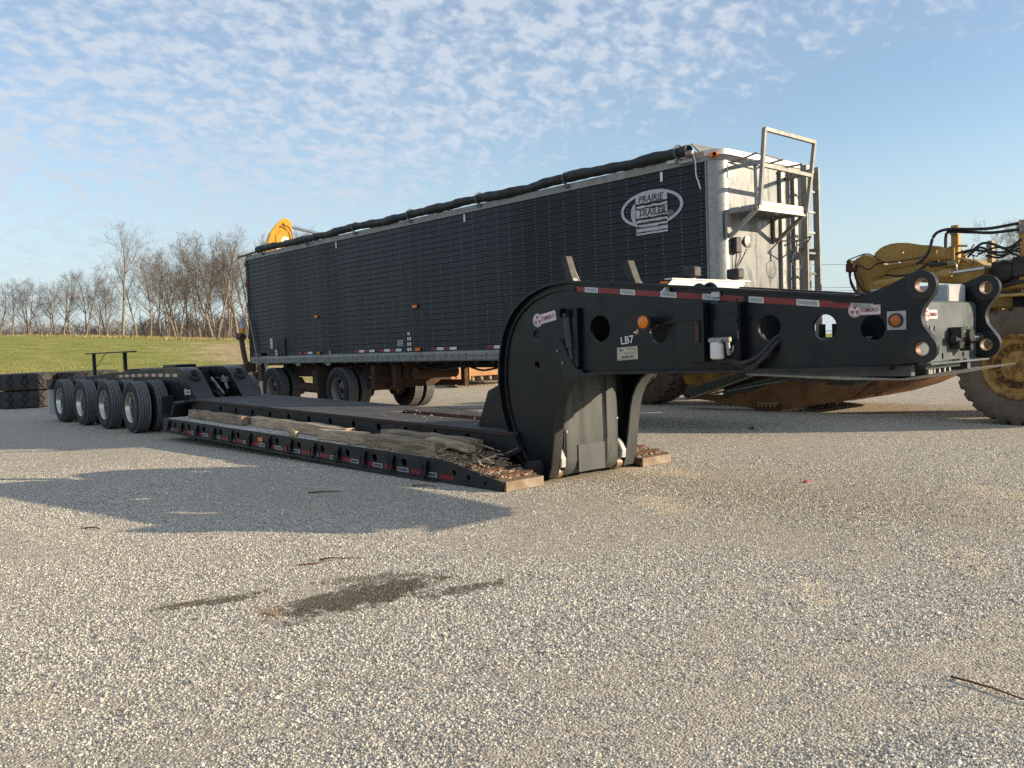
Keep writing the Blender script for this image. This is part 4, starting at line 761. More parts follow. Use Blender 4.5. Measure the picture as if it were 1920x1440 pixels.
for i in range(4):
    x = -17.55 - 1.63 * i
    part('axle', MB().cyl((x, 5.75, .5), (x, mir(5.75), .5), .065, n=14).cyl((x, 6.27, .5), (x, 6.40, .5), .2, n=20).cyl((x, mir(6.4), .5), (x, mir(6.27), .5), .2, n=20), BLACKD, LB)
    for y, out in ((5.80, True), (6.14, False)):
        t = road_tyre(LB, (x, y, .5))
        if out: dish_rim(t, (x, y - .115, .5), -1, .17)
        t2 = road_tyre(LB, (x, mir(y), .5))
        if out: dish_rim(t2, (x, mir(y) + .115, .5), 1, .17)
    b = MB()
    part('axle_beam', MB().box(x - .5, x + .35, 6.32, 6.5, .56, .7).box(x - .5, x + .35, mir(6.5), mir(6.32), .56, .7), BLACKD, LB, bevel=.01)
# ------------------------------------------------------------------ GRAIN TRAILER
GX, GY, GW, GL = -7.3425, 10.508, 2.557, 15.15
GB = GX - GL   # rear
GT = thing('grain_trailer', (-15, GY + GW / 2, 0), 'long dark navy hopper grain trailer with rolled tarp and bright aluminium front wall', 'trailer')
Z0, Z1, NP = 1.362, 3.945, 24; ph = (Z1 - Z0) / NP; XS = GX - .215
# side planks, each proud of the one above it with a rolled lip
pm = None
b = MB(); L = XS - (GB + .06)
b.add([(0, -.006, 0), (L, -.006, 0), (L, 0, ph - .012), (0, 0, ph - .012), (0, .012, ph - .010), (L, .012, ph - .010), (L, .014, 0), (0, .014, 0)], [(0, 1, 2, 3), (3, 2, 5, 4), (7, 6, 1, 0), (0, 3, 4, 7), (1, 6, 5, 2)])
me_p = mesh(b, NAVY, 0); me_p.name = 'plank'
b = MB(); b.add([(0, -.0105, 0), (L, -.0105, 0), (L, -.0075, .007), (0, -.0075, .007), (0, -.004, -.003), (L, -.004, -.003)], [(0, 1, 2, 3), (4, 5, 1, 0)]); me_l = mesh(b, NAVYL, 0)
for i in range(NP):
    o = bpy.data.objects.new('side_plank', me_p); COL.objects.link(o); o.parent = GT; o.location = Vector((GB + .06, GY, Z0 + i * ph)) - GT.location
    q = bpy.data.objects.new('plank_lip', me_l); COL.objects.link(q); q.parent = o
b = MB()
for c in range(int(L / .345)):
    x = XS - .12 - c * .345
    for i in range(NP):
        for z in (Z0 + i * ph + .022, Z0 + i * ph + .075):
            y = GY - .006; e = .0085; b.add([(x - e, y + .004, z), (x, y + .004, z + e), (x + e, y + .004, z), (x, y + .004, z - e), (x, y - .005, z)], [(0, 1, 4), (1, 2, 4), (2, 3, 4), (3, 0, 4)])
part('rivets', b, RIVET, GT, smooth=0, kind='stuff')
part('inner_liner', MB().box(GB + .06, XS, GY + .016, GY + .022, Z0, Z1), BLACKD, GT, smooth=0)
part('far_side', MB().box(GB + .06, XS, GY + GW - .015, GY + GW, Z0, Z1), NAVY, GT, smooth=0)
part('floor', MB().box(GB + .1, GX - .3, GY + .02, GY + GW - .02, 1.24, 1.30), BLACKD, GT, smooth=0)
part('load_cover', MB().prism([(GY + .02, 4.02), (GY + .3, 4.1), (GY + GW / 2, 4.16), (GY + GW - .3, 4.1), (GY + GW - .02, 4.02), (GY + GW - .02, 3.99), (GY + .02, 3.99)], GB + .1, GX - .35, 'yz'), TARP, GT)
# rails
tr_ = part('top_rail', MB().box(GB, XS, GY - .018, GY + .05, 3.948, 4.065), ALUR, GT, bevel=.004)
b = MB()
for i in range(170):
    x = XS - .05 - i * .0865; b.box(x, x + .012, GY - .0225, GY - .018, 3.965, 3.977)
part('rail_rivets', b, RIVET, tr_, smooth=0, kind='stuff')
part('far_top_rail', MB().box(GB, XS, GY + GW - .05, GY + GW + .018, 3.948, 4.065), ALUR, GT, smooth=0)
br = part('bottom_rail', MB().prism([(GY - .012, 1.165), (GY - .03, 1.19), (GY - .03, 1.235), (GY - .02, 1.24), (GY - .02, 1.262), (GY - .03, 1.267), (GY - .03, 1.312), (GY - .012, 1.358), (GY + .05, 1.358), (GY + .05, 1.165)], GB, GX - .03, 'yz'), ALUR, GT, smooth=20)
part('far_bottom_rail', MB().box(GB, GX - .03, GY + GW - .05, GY + GW + .02, 1.165, 1.358), ALUR, GT, smooth=0)
b = MB(); rr = random.Random(5)
for i in range(70):
    x = GB + .5 + i * .205
    if rr.random() < .2: continue
    for z in (1.205, 1.228, 1.276, 1.295):
        if rr.random() < .8: b.box(x, x + .03, GY - .0335, GY - .0305, z, z + .012)
part('rail_slots', b, INK, br, smooth=0, kind='stuff')
# reflective tape, lamps, stickers on the side
def dec(x0, x1, z0, z1, m, name='reflector_strip', y=GY - .0135, d=.003): return part(name, MB().box(x0, x1, y - d, y, z0, z1), m, GT, smooth=0)
for x0, seq in ((-22.33, 'rrww'), (-21.9, 'rw'), (-19.85, 'rxrw'), (-17.2, 'rwrw'), (-15.98, 'xx'), (-14.3, 'rwrw'), (-12.55, 'rwrw'), (-10.6, 'rwrw'), (-8.8, 'rwrw')):
    x = x0
    for ch in seq:
        w = .21 if ch in 'rw' else .1
        if ch in 'rw': dec(x, x + w, 1.385, 1.44, RED if ch == 'r' else WHITE)
        x += w
for x0 in (-16.2,):
    for k, ch in enumerate('rwrw'): dec(x0 + .22 * k, x0 + .22 * k + .21, 1.385, 1.44, RED if ch == 'r' else WHITE)
for x, z, w in ((-18.82, 2.27, .12), (-14.77, 2.29, .15), (-14.72, 1.415, .17), (-18.78, 1.405, .1), (-8.35, 2.28, .14)):
    part('marker_lamp', MB().box(x - w / 2, x + w / 2, GY - .05, GY - .012, z - .03, z + .03), AMBER, GT, bevel=.006)
for x in (-8.36, -13.07, -17.79): dec(x - .025, x + .025, 3.79, 3.93, WHITE, 'white_tag'); 
for i, z in enumerate((1.42, 1.53, 1.64, 1.745)):
    d_ = dec(-15.12 + i * .01, -14.97 if i < 3 else -15.0, z - .03, z + .03, WHITE, 'number_label')
    part('digit', MB().text(('62', '82', '88', '11')[i], (-15.04, GY - .018, z), .05, (1, 0, 0), (0, 0, 1), .001), INK, d_, smooth=0)
d_ = dec(-15.47, -15.26, 1.50, 1.62, DECAL, 'worn_label'); part('print', MB().box(-15.45, -15.28, GY - .0185, GY - .017, 1.585, 1.60).box(-15.45, -15.29, GY - .0185, GY - .017, 1.555, 1.57).box(-15.42, -15.26, GY - .0185, GY - .017, 1.515, 1.528), INK, d_, smooth=0)
for z in (1.60, 1.69, 1.78): dec(-21.31, -21.17, z - .04, z + .04, WHT, 'sheet_label')
dec(-21.06, -20.95, 1.46, 1.51, WHITE, 'small_label'); dec(-21.04, -20.94, 1.375, 1.44, WHITE, 'small_label'); dec(-18.3, -18.26, 1.37, 1.45, WHITE, 'small_label')
dr = part('access_hatch', MB().box(-20.86, -20.52, GY - .03, GY - .01, 1.38, 1.78), NAVY, GT, bevel=.006); part('hatch_frame', MB().box(-20.89, -20.86, GY - .036, GY - .01, 1.36, 1.8).box(-20.52, -20.49, GY - .036, GY - .01, 1.36, 1.8).box(-20.86, -20.52, GY - .036, GY - .01, 1.78, 1.8).box(-20.74, -20.64, GY - .045, GY - .03, 1.41, 1.44), NAVYL, dr, smooth=0)
# oval maker decal with a half-scraped lettering panel
ov = MB(); cx, cz = -8.575, 3.425; n = 56
for i in range(n):
    a0, a1 = 2 * math.pi * i / n, 2 * math.pi * (i + 1) / n
    if 4.90 < a0 < 5.25: continue
    ov.add([(cx + r * math.cos(a), GY - .0125, cz + q * math.sin(a)) for r, q, a in ((.60, .275, a0), (.545, .232, a0), (.545, .232, a1), (.60, .275, a1))], [(0, 1, 2, 3)])
OV = part('oval_decal', ov, DECAL, GT, smooth=0)
pb = MB(); rr = random.Random(12)
def ragged(x0, x1, z0, z1, jag):
    n = 9; top = [(x0 + (x1 - x0) * i / n, z1 + rr.uniform(-jag, jag)) for i in range(n + 1)]; bot = [(x1 - (x1 - x0) * i / n, z0 + rr.uniform(-jag, jag)) for i in range(n + 1)]
    P = top + bot; pb.add([(p[0], GY - .0135, p[1]) for p in P], [tuple(range(len(P)))])
for z0, z1, j in ((3.52, 3.66, .006), (3.455, 3.485, .008), (3.30, 3.435, .007), (3.235, 3.27, .008), (3.17, 3.20, .003), (3.09, 3.15, .006), (3.045, 3.075, .004)): ragged(cx - .30, cx + .31, z0, z1, j)
pb.add([(cx - .31 + .09 * math.cos(a), GY - .0131, 3.38 + .15 * math.sin(a)) for a in [math.pi / 2 + math.pi * k / 10 for k in range(11)]], [tuple(range(11))])
part('lettering_panel', pb, DECAL, OV, smooth=0)
tb = MB().text('PRAIRIE', (cx, GY - .016, 3.575), .145, (1, 0, 0), (0.18, 0, 1), .001, .95).text('TRAILER', (cx + .02, GY - .016, 3.37), .15, (1, 0, 0), (.12, 0, 1), .001, .95)
for z, h in ((3.212, .012), (3.285, .006), (3.15, .007)): tb.box(cx - .28, cx + .3, GY - .0165, GY - .0155, z - h, z + h)
for k in range(24):
    x = cx - .29 + rr.random() * .5; z = rr.choice((3.49, 3.50, 3.51, 3.425, 3.33, 3.29)) + rr.uniform(-.01, .01); l_ = rr.uniform(.05, .18); tb.add([(x, GY - .0165, z), (x + l_, GY - .0165, z + .012), (x + l_ * .9, GY - .0165, z + .02), (x + .01, GY - .0165, z + .01)], [(0, 1, 2, 3)])
part('worn_lettering', tb, INK, OV, smooth=0)
cb = MB()
for r0, r1 in ((.05, .042), (.022, .014)):
    for i in range(20):
        a0, a1 = 2 * math.pi * i / 20, 2 * math.pi * (i + 1) / 20; cb.add([(cx + .37 + r * math.cos(a), GY - .0135, 3.30 + r * math.sin(a)) for r, a in ((r0, a0), (r1, a0), (r1, a1), (r0, a1))], [(0, 1, 2, 3)])
part('round_mark', cb, DECAL, OV, smooth=0)
# rolled tarp with straps
rr = random.Random(9); strap_x = [-21.48, -19.12, -16.94, -14.83, -12.61, -10.34, -8.04]
P = []
for i in range(61):
    x = -21.78 + (13.93) * i / 60; near_s = min(abs(x - s) for s in strap_x)
    P.append((x, GY - .015 + .012 * math.sin(i * 1.3), 4.165 + .012 * math.sin(i * .4) - .022 * min(near_s, .9) + .005 * math.sin(i * 1.9)))
wob = [rr.uniform(-.016, .016) for _ in range(400)]
tp_ = part('tarp_roll', MB().tube(P, lambda t: .083 + .006 * math.sin(t * 47) + .005 * math.sin(t * 113 + 1) + .004 * math.sin(t * 290), 16, 3), TARP, GT, smooth=60)
for x in strap_x:
    z = 4.16; part('tarp_strap', MB().strip([(0, 0), (1, 0)], 0, 0, 0) if False else MB().tube([(x, GY + .08, z + .07), (x - .01, GY, z + .105), (x, GY - .11, z + .03), (x + .01, GY - .10, z - .07), (x + .03, GY - .03, z - .11)], .016, 6, 3).box(x - .03, x + .07, GY - .06, GY - .02, z - .16, z - .11), mat('grey_strap', (.12, .125, .12), .7), tp_)
part('roll_pipe', MB().cyl((-22.85, GY - .05, 4.07), (-21.7, GY - .05, 4.11), .03, n=10).cyl((-22.86, GY - .05, 4.09), (-22.86, GY - .05, 4.0), .04, n=10), mat('brown_pipe', (.2, .13, .07), .7), tp_)
part('crank_rod', MB().cyl((-22.84, GY - .09, 4.0), (-22.02, GY - .06, 1.33), .017, n=8), STEEL, GT)
part('crank_handle', MB().tube([(-22.02, GY - .06, 1.34), (-21.98, GY - .07, 1.2), (-21.85, GY - .07, 1.14), (-21.7, GY - .07, 1.2)], .014, 6), STEEL, GT)
part('roll_end', MB().cyl((-7.86, GY - .05, 4.10), (-7.74, GY - .05, 4.09), .05, n=12).box(-8.0, -7.75, GY - .07, GY - .02, 3.97, 4.02), STEEL, GT, bevel=.005)
part('tie_cord', MB().tube([(-7.74, GY - .06, 4.1), (-7.70, GY - .07, 3.95), (-7.70, GY - .06, 3.78), (-7.66, GY - .06, 3.66), (-7.62, GY - .07, 3.56)], .01, 6), WHITE, GT)
# front wall, corner posts, cap
rc = .2
cp = [(GX - .215, GY - .004)] + [(GX - rc + rc * math.sin(a), GY - .004 + rc - rc * math.cos(a)) for a in [math.pi / 2 * k / 10 for k in range(1, 11)]]
corner = MB().prism(cp + [(GX - .03, GY + rc - .004), (GX - .215, GY + .03)], 1.2, 3.95, 'xy')
part('corner_post', corner, GALV, GT, smooth=40)
cp2 = [(p[0], 2 * GY + GW - p[1]) for p in cp]; part('corner_post', MB().prism(cp2 + [(GX - .03, GY + GW - rc), (GX - .215, GY + GW - .03)], 1.2, 3.95, 'xy'), GALV, GT, smooth=40)
part('corner_trim', MB().box(GX - .235, GX - .212, GY - .02, GY - .005, 1.2, 3.95), ALUR, GT, smooth=0)
y0 = GY + rc; y1 = GY + GW - rc
panels = [(y0, 11.38), (11.38, 11.74), (11.74, 12.36), (12.36, y1)]
for a, b_ in panels: part('front_panel', MB().box(GX - .03, GX - .002, a + .002, b_ - .002, 1.2, 3.948), GALVP, GT, smooth=0, bevel=.003)
b = MB()
for y in (y0 + .03, 11.36, 11.40, 11.72, 11.76, 12.34, 12.38, 12.72):
    for k in range(34):
        z = 1.25 + k * .08; e = .009; x = GX - .002; b.add([(x, y - e, z), (x, y, z + e), (x, y + e, z), (x, y, z - e), (x + .007, y, z)], [(0, 1, 4), (1, 2, 4), (2, 3, 4), (3, 0, 4)])
part('rivets', b, RIVET, GT, smooth=0, kind='stuff')
for y in (12.05, 12.42): part('stiffener_post', MB().box(GX - .002, GX + .05, y - .045, y + .045, 1.22, 3.93), GALV, GT, bevel=.004)
def wrap(off, z0, z1):     # band wrapped round the rounded front corners
    q = [(GX - .9, GY - off), (GX - rc, GY - off)] + [(GX - rc + (rc + off) * math.sin(a), GY + rc - (rc + off) * math.cos(a)) for a in [math.pi / 2 * k / 8 for k in range(1, 9)]]
    q2 = [(p[0], 2 * GY + GW - p[1]) for p in reversed(q)]; o_ = q + q2
    return MB().prism(o_ + [(GX - .9, GY + GW - .3), (GX - .1 - rc, GY + GW - .3), (GX - .1 - rc, GY + .3), (GX - .9, GY + .3)], z0, z1, 'xy')
part('lower_cap_band', wrap(.012, 3.952, 4.02), ALUR, GT, smooth=30)
part('upper_cap_band', wrap(.03, 4.022, 4.10), mat('bright_cap', (.55, .54, .5), .4, metal=.4, c2=(.42, .41, .38), scale=5), GT, smooth=30)
part('rust_patch', MB().box(GX - .62, GX - .24, GY - .034, GY - .0305, 4.03, 4.09), mat('reddish_primer', (.3, .16, .11), .8, c2=(.42, .3, .24), scale=18), GT, smooth=0)
part('corner_lamp', MB().box(GX - .16, GX + .0, GY - .055, GY - .02, 3.985, 4.045).box(GX - .08, GX - .01, GY - .055, GY + .01, 3.985, 4.045), AMBER, GT, bevel=.01)
part('front_visor', MB().prism([(GX - .35, 4.10), (GX - .32, 4.10), (GX - .46, 4.245), (GX - .48, 4.24)], GY - .01, GY + GW - .02), ALUR, GT, smooth=0)
# catwalk with railing
ct = part('catwalk', MB().box(GX + .02, GX + .53, 10.62, 11.86, 3.225, 3.245), GALV, GT, bevel=.003, label='aluminium catwalk platform on the front wall')
part('kick_plate', MB().box(GX + .5, GX + .53, 10.62, 11.86, 3.246, 3.3).box(GX + .5, GX + .53, 10.62, 11.86, 3.17, 3.224), mat('bright_walkway_edge', (.55, .53, .48), .45, metal=.3), ct)
for y in (10.63, 11.85): part('side_frame', MB().bar((GX + .02, y, 3.21), (GX + .53, y, 3.21), .05, .06), ALUR, ct)
for y in (10.63, 11.85): part('brace', MB().bar((GX + .5, y, 3.18), (GX + .06, y, 2.86), .05, .05).bar((GX + .035, y, 3.2), (GX + .035, y, 2.84), .09, .04), ALUR, ct)
part('treads', MB().box(GX + .05, GX + .2, 10.66, 11.8, 3.246, 3.262).box(GX + .23, GX + .45, 10.66, 11.8, 3.246, 3.262), ALUR, ct)
rp0 = (GX + .55, 10.64, 3.24); rp1 = (GX + .66, 10.62, 4.25); rq0 = (GX + .55, 11.86, 3.22); rq1 = (GX + .66, 11.92, 4.23)
lerp = lambda a, b_, t: tuple(a[i] + (b_[i] - a[i]) * t for i in range(3))
part('rail_post', MB().bar(rp0, rp1, .05, .05), ALUR, ct); part('rail_post', MB().bar(rq0, rq1, .05, .05), ALUR, ct)
part('top_handrail', MB().bar(lerp(rp0, rp1, .99), lerp(rq0, rq1, .99), .05, .05), ALUR, ct); part('mid_handrail', MB().bar(lerp(rp0, rp1, .52), lerp(rq0, rq1, .52), .05, .05), ALUR, ct)
part('rail_arm', MB().bar((GX, 10.72, 3.83), lerp(rp0, rp1, .57), .04, .05).bar((GX, 12.2, 3.82), lerp(rq0, rq1, .6), .04, .05), ALUR, ct)
part('arm_bracket', MB().box(GX - .001, GX + .012, 10.69, 10.76, 3.7, 3.9), WHITE, GT)
part('tie_rod', MB().cyl((GX + .02, 10.95, 3.97), (GX + .32, 10.98, 4.03), .015, n=8).cyl((GX + .3, 10.98, 4.03), (GX + .3, 11.6, 4.0), .012, n=8).cyl((GX + .02, 11.6, 3.97), (GX + .32, 11.62, 4.0), .015, n=8).cyl((GX + .02, 12.1, 3.98), (GX + .3, 12.2, 4.0), .015, n=8), STEEL, GT)
# ladder
ld = part('ladder', MB().box(GX + .14, GX + .24, 12.40, 12.44, 1.3, 4.03).box(GX + .14, GX + .24, 12.76, 12.80, 1.3, 4.03), ALUR, GT, bevel=.003)
for k in range(9): part('rung', MB().box(GX + .16, GX + .2, 12.44, 12.76, 1.42 + k * .315, 1.45 + k * .315), ALU, ld)
part('standoff', MB().box(GX, GX + .14, 12.38, 12.42, 2.6, 2.78).box(GX, GX + .14, 12.78, 12.82, 2.6, 2.78).box(GX, GX + .14, 12.4, 12.42, 1.5, 1.7).box(GX, GX + .14, 12.4, 12.42, 3.85, 3.95), GALV, ld)
# connectors, horn, cables on the front
part('connector_box', MB().box(GX, GX + .09, 10.74, 10.88, 2.64, 2.86), DARKPL, GT, bevel=.012)
part('work_lamp', MB().lathe((GX + .05, 10.98, 2.80), [(0, 0), (0, .05), (.03, .08), (.08, .09), (.085, .08), (.085, 0)], 24, 'x'), STEEL, GT)
part('cable', MB().tube([(GX + .05, 10.8, 2.64), (GX + .03, 10.79, 2.45), (GX + .02, 10.73, 2.3), (GX + .02, 10.72, 1.9)], .009, 6).tube([(GX + .08, 11.0, 2.7), (GX + .03, 10.98, 2.58), (GX + .02, 10.75, 2.35)], .009, 6), HOSE, GT)
part('hose_hanger', MB().bar((GX + .01, 12.0, 2.87), (GX + .42, 12.02, 2.84), .02, .02).bar((GX + .42, 12.02, 2.84), (GX + .02, 12.0, 2.6), .016, .016).lathe((GX + .3, 12.0, 2.55), [(-.006, .13), (0, .136), (.006, .13), (0, .124)], 26, 'x', True).bar((GX + .3, 12.0, 2.68), (GX + .3, 12.0, 2.84), .03, .02), STEEL, GT)
part('hose_hanger', MB().bar((GX + .01, 12.5, 2.9), (GX + .36, 12.3, 2.92), .02, .02).bar((GX + .36, 12.3, 2.92), (GX + .02, 12.46, 2.62), .016, .016), STEEL, GT)
# underbody
part('rear_post', MB().box(GB - .06, GB + .06, GY - .015, GY + .09, .95, 4.0), RUSTD, GT, bevel=.005)
part('rear_post', MB().box(GB - .06, GB + .06, GY + GW - .09, GY + GW + .015, .95, 4.0), RUSTD, GT, bevel=.005)
part('rear_door', MB().box(GB + .0, GB + .05, GY + .1, GY + GW - .1, 1.2, 3.95), RUSTD, GT, smooth=0)
b = MB()
for z in (1.9, 2.6, 3.3, 3.85): b.box(GB - .13, GB - .061, GY - .01, GY + .08, z - .06, z + .06)
part('door_hinge', b, RUSTD, GT)
rd = part('drop_leg', MB().box(GB - .02, GB + .1, GY + .02, GY + .14, .62, .94).box(GB + .3, GB + .5, GY + .02, GY + .14, .7, 1.16), mat('brown_frame', (.13, .085, .055), .85, c2=(.08, .05, .035), scale=4), GT)
part('unload_jack', MB().tube([(GB - .12, GY - .05, 1.0), (GB - .2, GY - .1, 1.35), (GB - .32, GY - .12, 1.9)], .07, 10).cyl((GB - .42, GY - .14, 1.92), (GB - .2, GY - .12, 1.9), .1, n=14).cyl((GB - .2, GY - .1, 1.05), (GB - .0, GY - .06, 1.1), .14, n=16), mat('brown_steel', (.1, .065, .045), .8), GT)
part('jack_flag', MB().lathe((GB - .24, GY - .1, 2.02), [(0, .08), (.12, .07)], 14, 'z'), YELB, GT); part('jack_cover', MB().lathe((GB - .24, GY - .1, 2.14), [(0, .075), (.3, .03), (.32, 0)], 14, 'z'), mat('blue_white_wrap', (.5, .53, .62), .6), GT)
b = MB()
for i in range(30):
    x = GB + .4 + i * .48; b.box(x - .05, x + .05, GY + .06, GY + GW - .06, 1.12, 1.238)
part('floor_joist', b, BLACKD, GT, smooth=0)
part('gusset_foot', MB().prism([(-21.75, 1.163), (-21.5, 1.163), (-21.56, 1.10), (-21.69, 1.10)], GY - .01, GY + .03).prism([(-20.0, 1.163), (-19.75, 1.163), (-19.81, 1.10), (-19.94, 1.10)], GY - .01, GY + .03).prism([(-18.55, 1.163), (-18.28, 1.163), (-18.36, 1.10), (-18.47, 1.10)], GY - .01, GY + .03), ALUR, GT, smooth=0)
part('slider_frame', MB().box(-21.9, -16.2, GY + .62, GY + .74, .80, 1.12).box(-21.9, -16.2, GY + GW - .74, GY + GW - .62, .80, 1.12).box(-19.75, -19.5, GY + .3, GY + GW - .3, .62, 1.0).box(-16.9, -16.75, GY + .2, GY + GW - .2, .55, 1.1).box(-17.6, -16.3, GY + .55, GY + .68, .52, .62).box(-16.35, -16.2, GY + .4, GY + .55, .6, 1.1).box(-16.9, -16.0, GY + GW - .5, GY + GW - .4, .55, .68).box(-16.0, -15.86, GY + GW - .5, GY + GW - .38, .55, 1.1), RUSTD, GT, bevel=.008)
part('air_tank', MB().cyl((-15.6, GY + .5, .9), (-15.6, GY + 1.6, .9), .13, n=18), RUSTD, GT)
part('air_tank', MB().cyl((-20.5, GY + .4, .55), (-19.4, GY + .5, .5), .12, n=14), RUSTD, GT)
part('reflector_block', MB().box(-15.985, -15.845, GY + GW - .36, GY + GW - .33, .66, .98), YELB, GT)
part('air_line', MB().tube([(-15.4, GY + .5, 1.06), (-14.6, GY + .5, .98), (-13.9, GY + .5, 1.06), (-13.3, GY + .5, .96), (-12.6, GY + .55, 1.05), (-12.0, GY + .5, 1.0), (-11.2, GY + .5, 1.08)], .022, 7).tube([(-13.0, GY + .55, 1.05), (-12.7, GY + .55, .93), (-12.3, GY + .55, 1.06)], .014, 6), HOSE, GT)
part('hopper_spine', MB().box(-15.8, -8.2, GY + .9, GY + 1.1, 1.0, 1.12).box(-15.8, -8.2, GY + 1.5, GY + 1.7, 1.0, 1.12).box(-11.9, -11.7, GY + .4, GY + .5, .88, 1.12).box(-12.75, -12.6, GY + .7, GY + .9, .8, 1.05), BLACKD, GT)
part('landing_leg', MB().box(-10.75, -10.6, GY + .45, GY + .6, .25, 1.12).box(-10.85, -10.5, GY + .38, GY + .67, .2, .25), RUSTD, GT)
part('landing_leg', MB().box(-11.75, -11.6, GY + GW - .6, GY + GW - .45, .25, 1.12).box(-11.85, -11.5, GY + GW - .67, GY + GW - .38, .2, .25), RUSTD, GT)
part('mud_flap', MB().box(-19.05, -19.03, GY + .03, GY + .66, .22, 1.1), mat('brown_mud_flap', (.075, .055, .042), .9, c2=(.05, .04, .033), scale=5), GT)
WHEELM = mat('dusty_steel_wheel', (.3, .295, .27), .6, metal=.3, c2=(.2, .19, .17), scale=8)
for x in (-18.13, -21.52):
    part('axle', MB().cyl((x, GY + .1, .52), (x, GY + GW - .1, .52), .07, n=14).cyl((x, GY + .75, .52), (x, GY + .95, .52), .21, n=18).cyl((x, GY + GW - .95, .52), (x, GY + GW - .75, .52), .21, n=18).box(x - .5, x + .5, GY + .62, GY + .72, .62, .78).box(x - .5, x + .5, GY + GW - .72, GY + GW - .62, .62, .78), RUSTD, GT)
    for y, s in ((GY + .185, -1), (GY + .53, 0), (GY + GW - .185, 1), (GY + GW - .53, 0)):
        t = road_tyre(GT, (x, y, .525), .525, .285, .3, RUB if s else RUB, 4)
        if s: dish_rim(t, (x, y + s * .12, .525), s, .14, .3, WHEELM, 8)
# ------------------------------------------------------------------ EARTHMOVER (towed-bowl scraper)
def lug_tyre(parent, c, r, w, ri, axis='y', material=None, pitch=28, kind='bar', nu=None, name='tyre'):
    """big earthmover tyre; tread lugs are real relief on the tread band"""
    nu = nu or pitch * 10; V, F = [], []; t = w / 2
    prof = [(-.80, ri, 0), (-.95, ri + (r - ri) * .16, 0), (-1.0, ri + (r - ri) * .45, 0), (-.985, ri + (r - ri) * .68, 0), (-.95, r * .93, .5), (-.90, r * .975, 1)] + [(-.84 + 1.68 * k / 20, r * (1 - .012 * abs(-1 + k / 10) ** 2), 1) for k in range(21)] + [(.90, r * .975, 1), (.95, r * .93, .5), (.985, ri + (r - ri) * .68, 0), (1.0, ri + (r - ri) * .45, 0), (.95, ri + (r - ri) * .16, 0), (.80, ri, 0)]
    k = len(prof)
    for i in range(nu):
        a = 2 * math.pi * i / nu
        for s, q, g in prof:
            if g:
                u = i / nu * pitch
                if kind == 'bar': ph_ = (u + (.0 if s < 0 else .5) + .35 * abs(s) ) % 1.0; gr = ph_ < .34 and abs(s) > .12
                else: ph_ = (u + s * 1.1) % 1.0; ph2 = (u - s * 1.1) % 1.0; gr = (ph_ < .16 and (int(math.floor(u + s * 1.1)) + (s > 0)) % 2 == 0) or (ph2 < .16 and (int(math.floor(u - s * 1.1)) + (s > 0)) % 2 == 1)
                if gr: q = q - r * (.045 if kind == 'bar' else .042) * g
            if axis == 'y': V.append((c[0] + q * math.cos(a), c[1] + s * t, c[2] + q * math.sin(a)))
            else: V.append((c[0] + q * math.cos(a), c[1] + q * math.sin(a), c[2] + s * t))
    for i in range(nu):
        for j in range(k - 1): F.append((i * k + j, i * k + j + 1, ((i + 1) % nu) * k + j + 1, ((i + 1) % nu) * k + j))
    b = MB(); b.v, b.f = V, F; return part(name, b, material or RUBD, parent, smooth=30)
EM = thing('earthmover', (-8, 16, 0), 'dusty yellow earthmoving scraper with big lugged tyres and looping hydraulic hoses', 'earthmover')
def machine_wheel(cx, y0, cz, r, w, ri):
    t = lug_tyre(EM, (cx, y0 + w / 2, cz), r, w, ri, pitch=26)
    part('wheel_rim', MB().lathe((cx, y0 + .02, cz), [(.0, ri + .035), (-.012, ri + .01), (.02, ri - .03), (.06, ri - .06), (.05, ri * .74), (.10, ri * .70), (.11, ri * .55), (.04, ri * .5), (.02, ri * .38), (.03, ri * .15), (.0, ri * .13), (0, 0)], 48, 'y'), mat('rusty_yellow_wheel', (.36, .21, .05), .65, c2=(.12, .05, .02), scale=7, detail=7, lo=.45, hi=.62, bump=.2), t)
    b = MB()
    for i in range(20):
        a = 2 * math.pi * i / 20; b.cyl((cx + ri * .63 * math.cos(a), y0 + .13, cz + ri * .63 * math.sin(a)), (cx + ri * .63 * math.cos(a), y0 + .08, cz + ri * .63 * math.sin(a)), .022, n=6)
    part('wheel_nuts', b, RUST, t, smooth=0, kind='stuff')
machine_wheel(-4.74, 14.0, .865, .875, .66, .45)
machine_wheel(-4.74, 16.4, .865, .875, .66, .45)
machine_wheel(-12.8, 15.15, .865, .875, .82, .42)
machine_wheel(-12.8, 17.0, .865, .875, .66, .45)
hump = [(-7.1, 2.70), (-7.08, 2.77), (-6.99, 2.84), (-6.92, 2.87), (-6.82, 2.895), (-6.69, 2.9), (-6.52, 2.88), (-6.33, 2.83), (-6.01, 2.77), (-5.96, 2.72), (-5.94, 2.65), (-5.91, 2.6), (-6.24, 2.58), (-6.76, 2.61), (-6.96, 2.60)]
part('draft_arm', MB().plate(hump, [circ(-6.60, 2.74, .03, 14), circ(-6.05, 2.70, .04, 16)], 14.52, 14.60), YEL, EM, bevel=.006)
part('draft_arm', MB().plate(hump, [circ(-6.60, 2.74, .03, 14), circ(-6.05, 2.70, .04, 16)], 15.3, 15.38), YEL, EM, bevel=.006)
part('yoke_tube', MB().prism([(-7.5, 2.52), (-7.52, 2.64), (-7.47, 2.71), (-7.33, 2.775), (-7.24, 2.76), (-7.05, 2.66), (-6.96, 2.56), (-6.53, 2.57), (-6.24, 2.565), (-5.91, 2.585), (-5.72, 2.565), (-5.5, 2.50), (-5.36, 2.38), (-5.42, 2.23), (-5.56, 2.15), (-6.1, 2.19), (-6.8, 2.28), (-7.05, 2.38), (-7.16, 2.34), (-7.22, 2.14), (-7.30, 2.14), (-7.36, 2.35)], 14.6, 15.3), YEL, EM, bevel=.02)
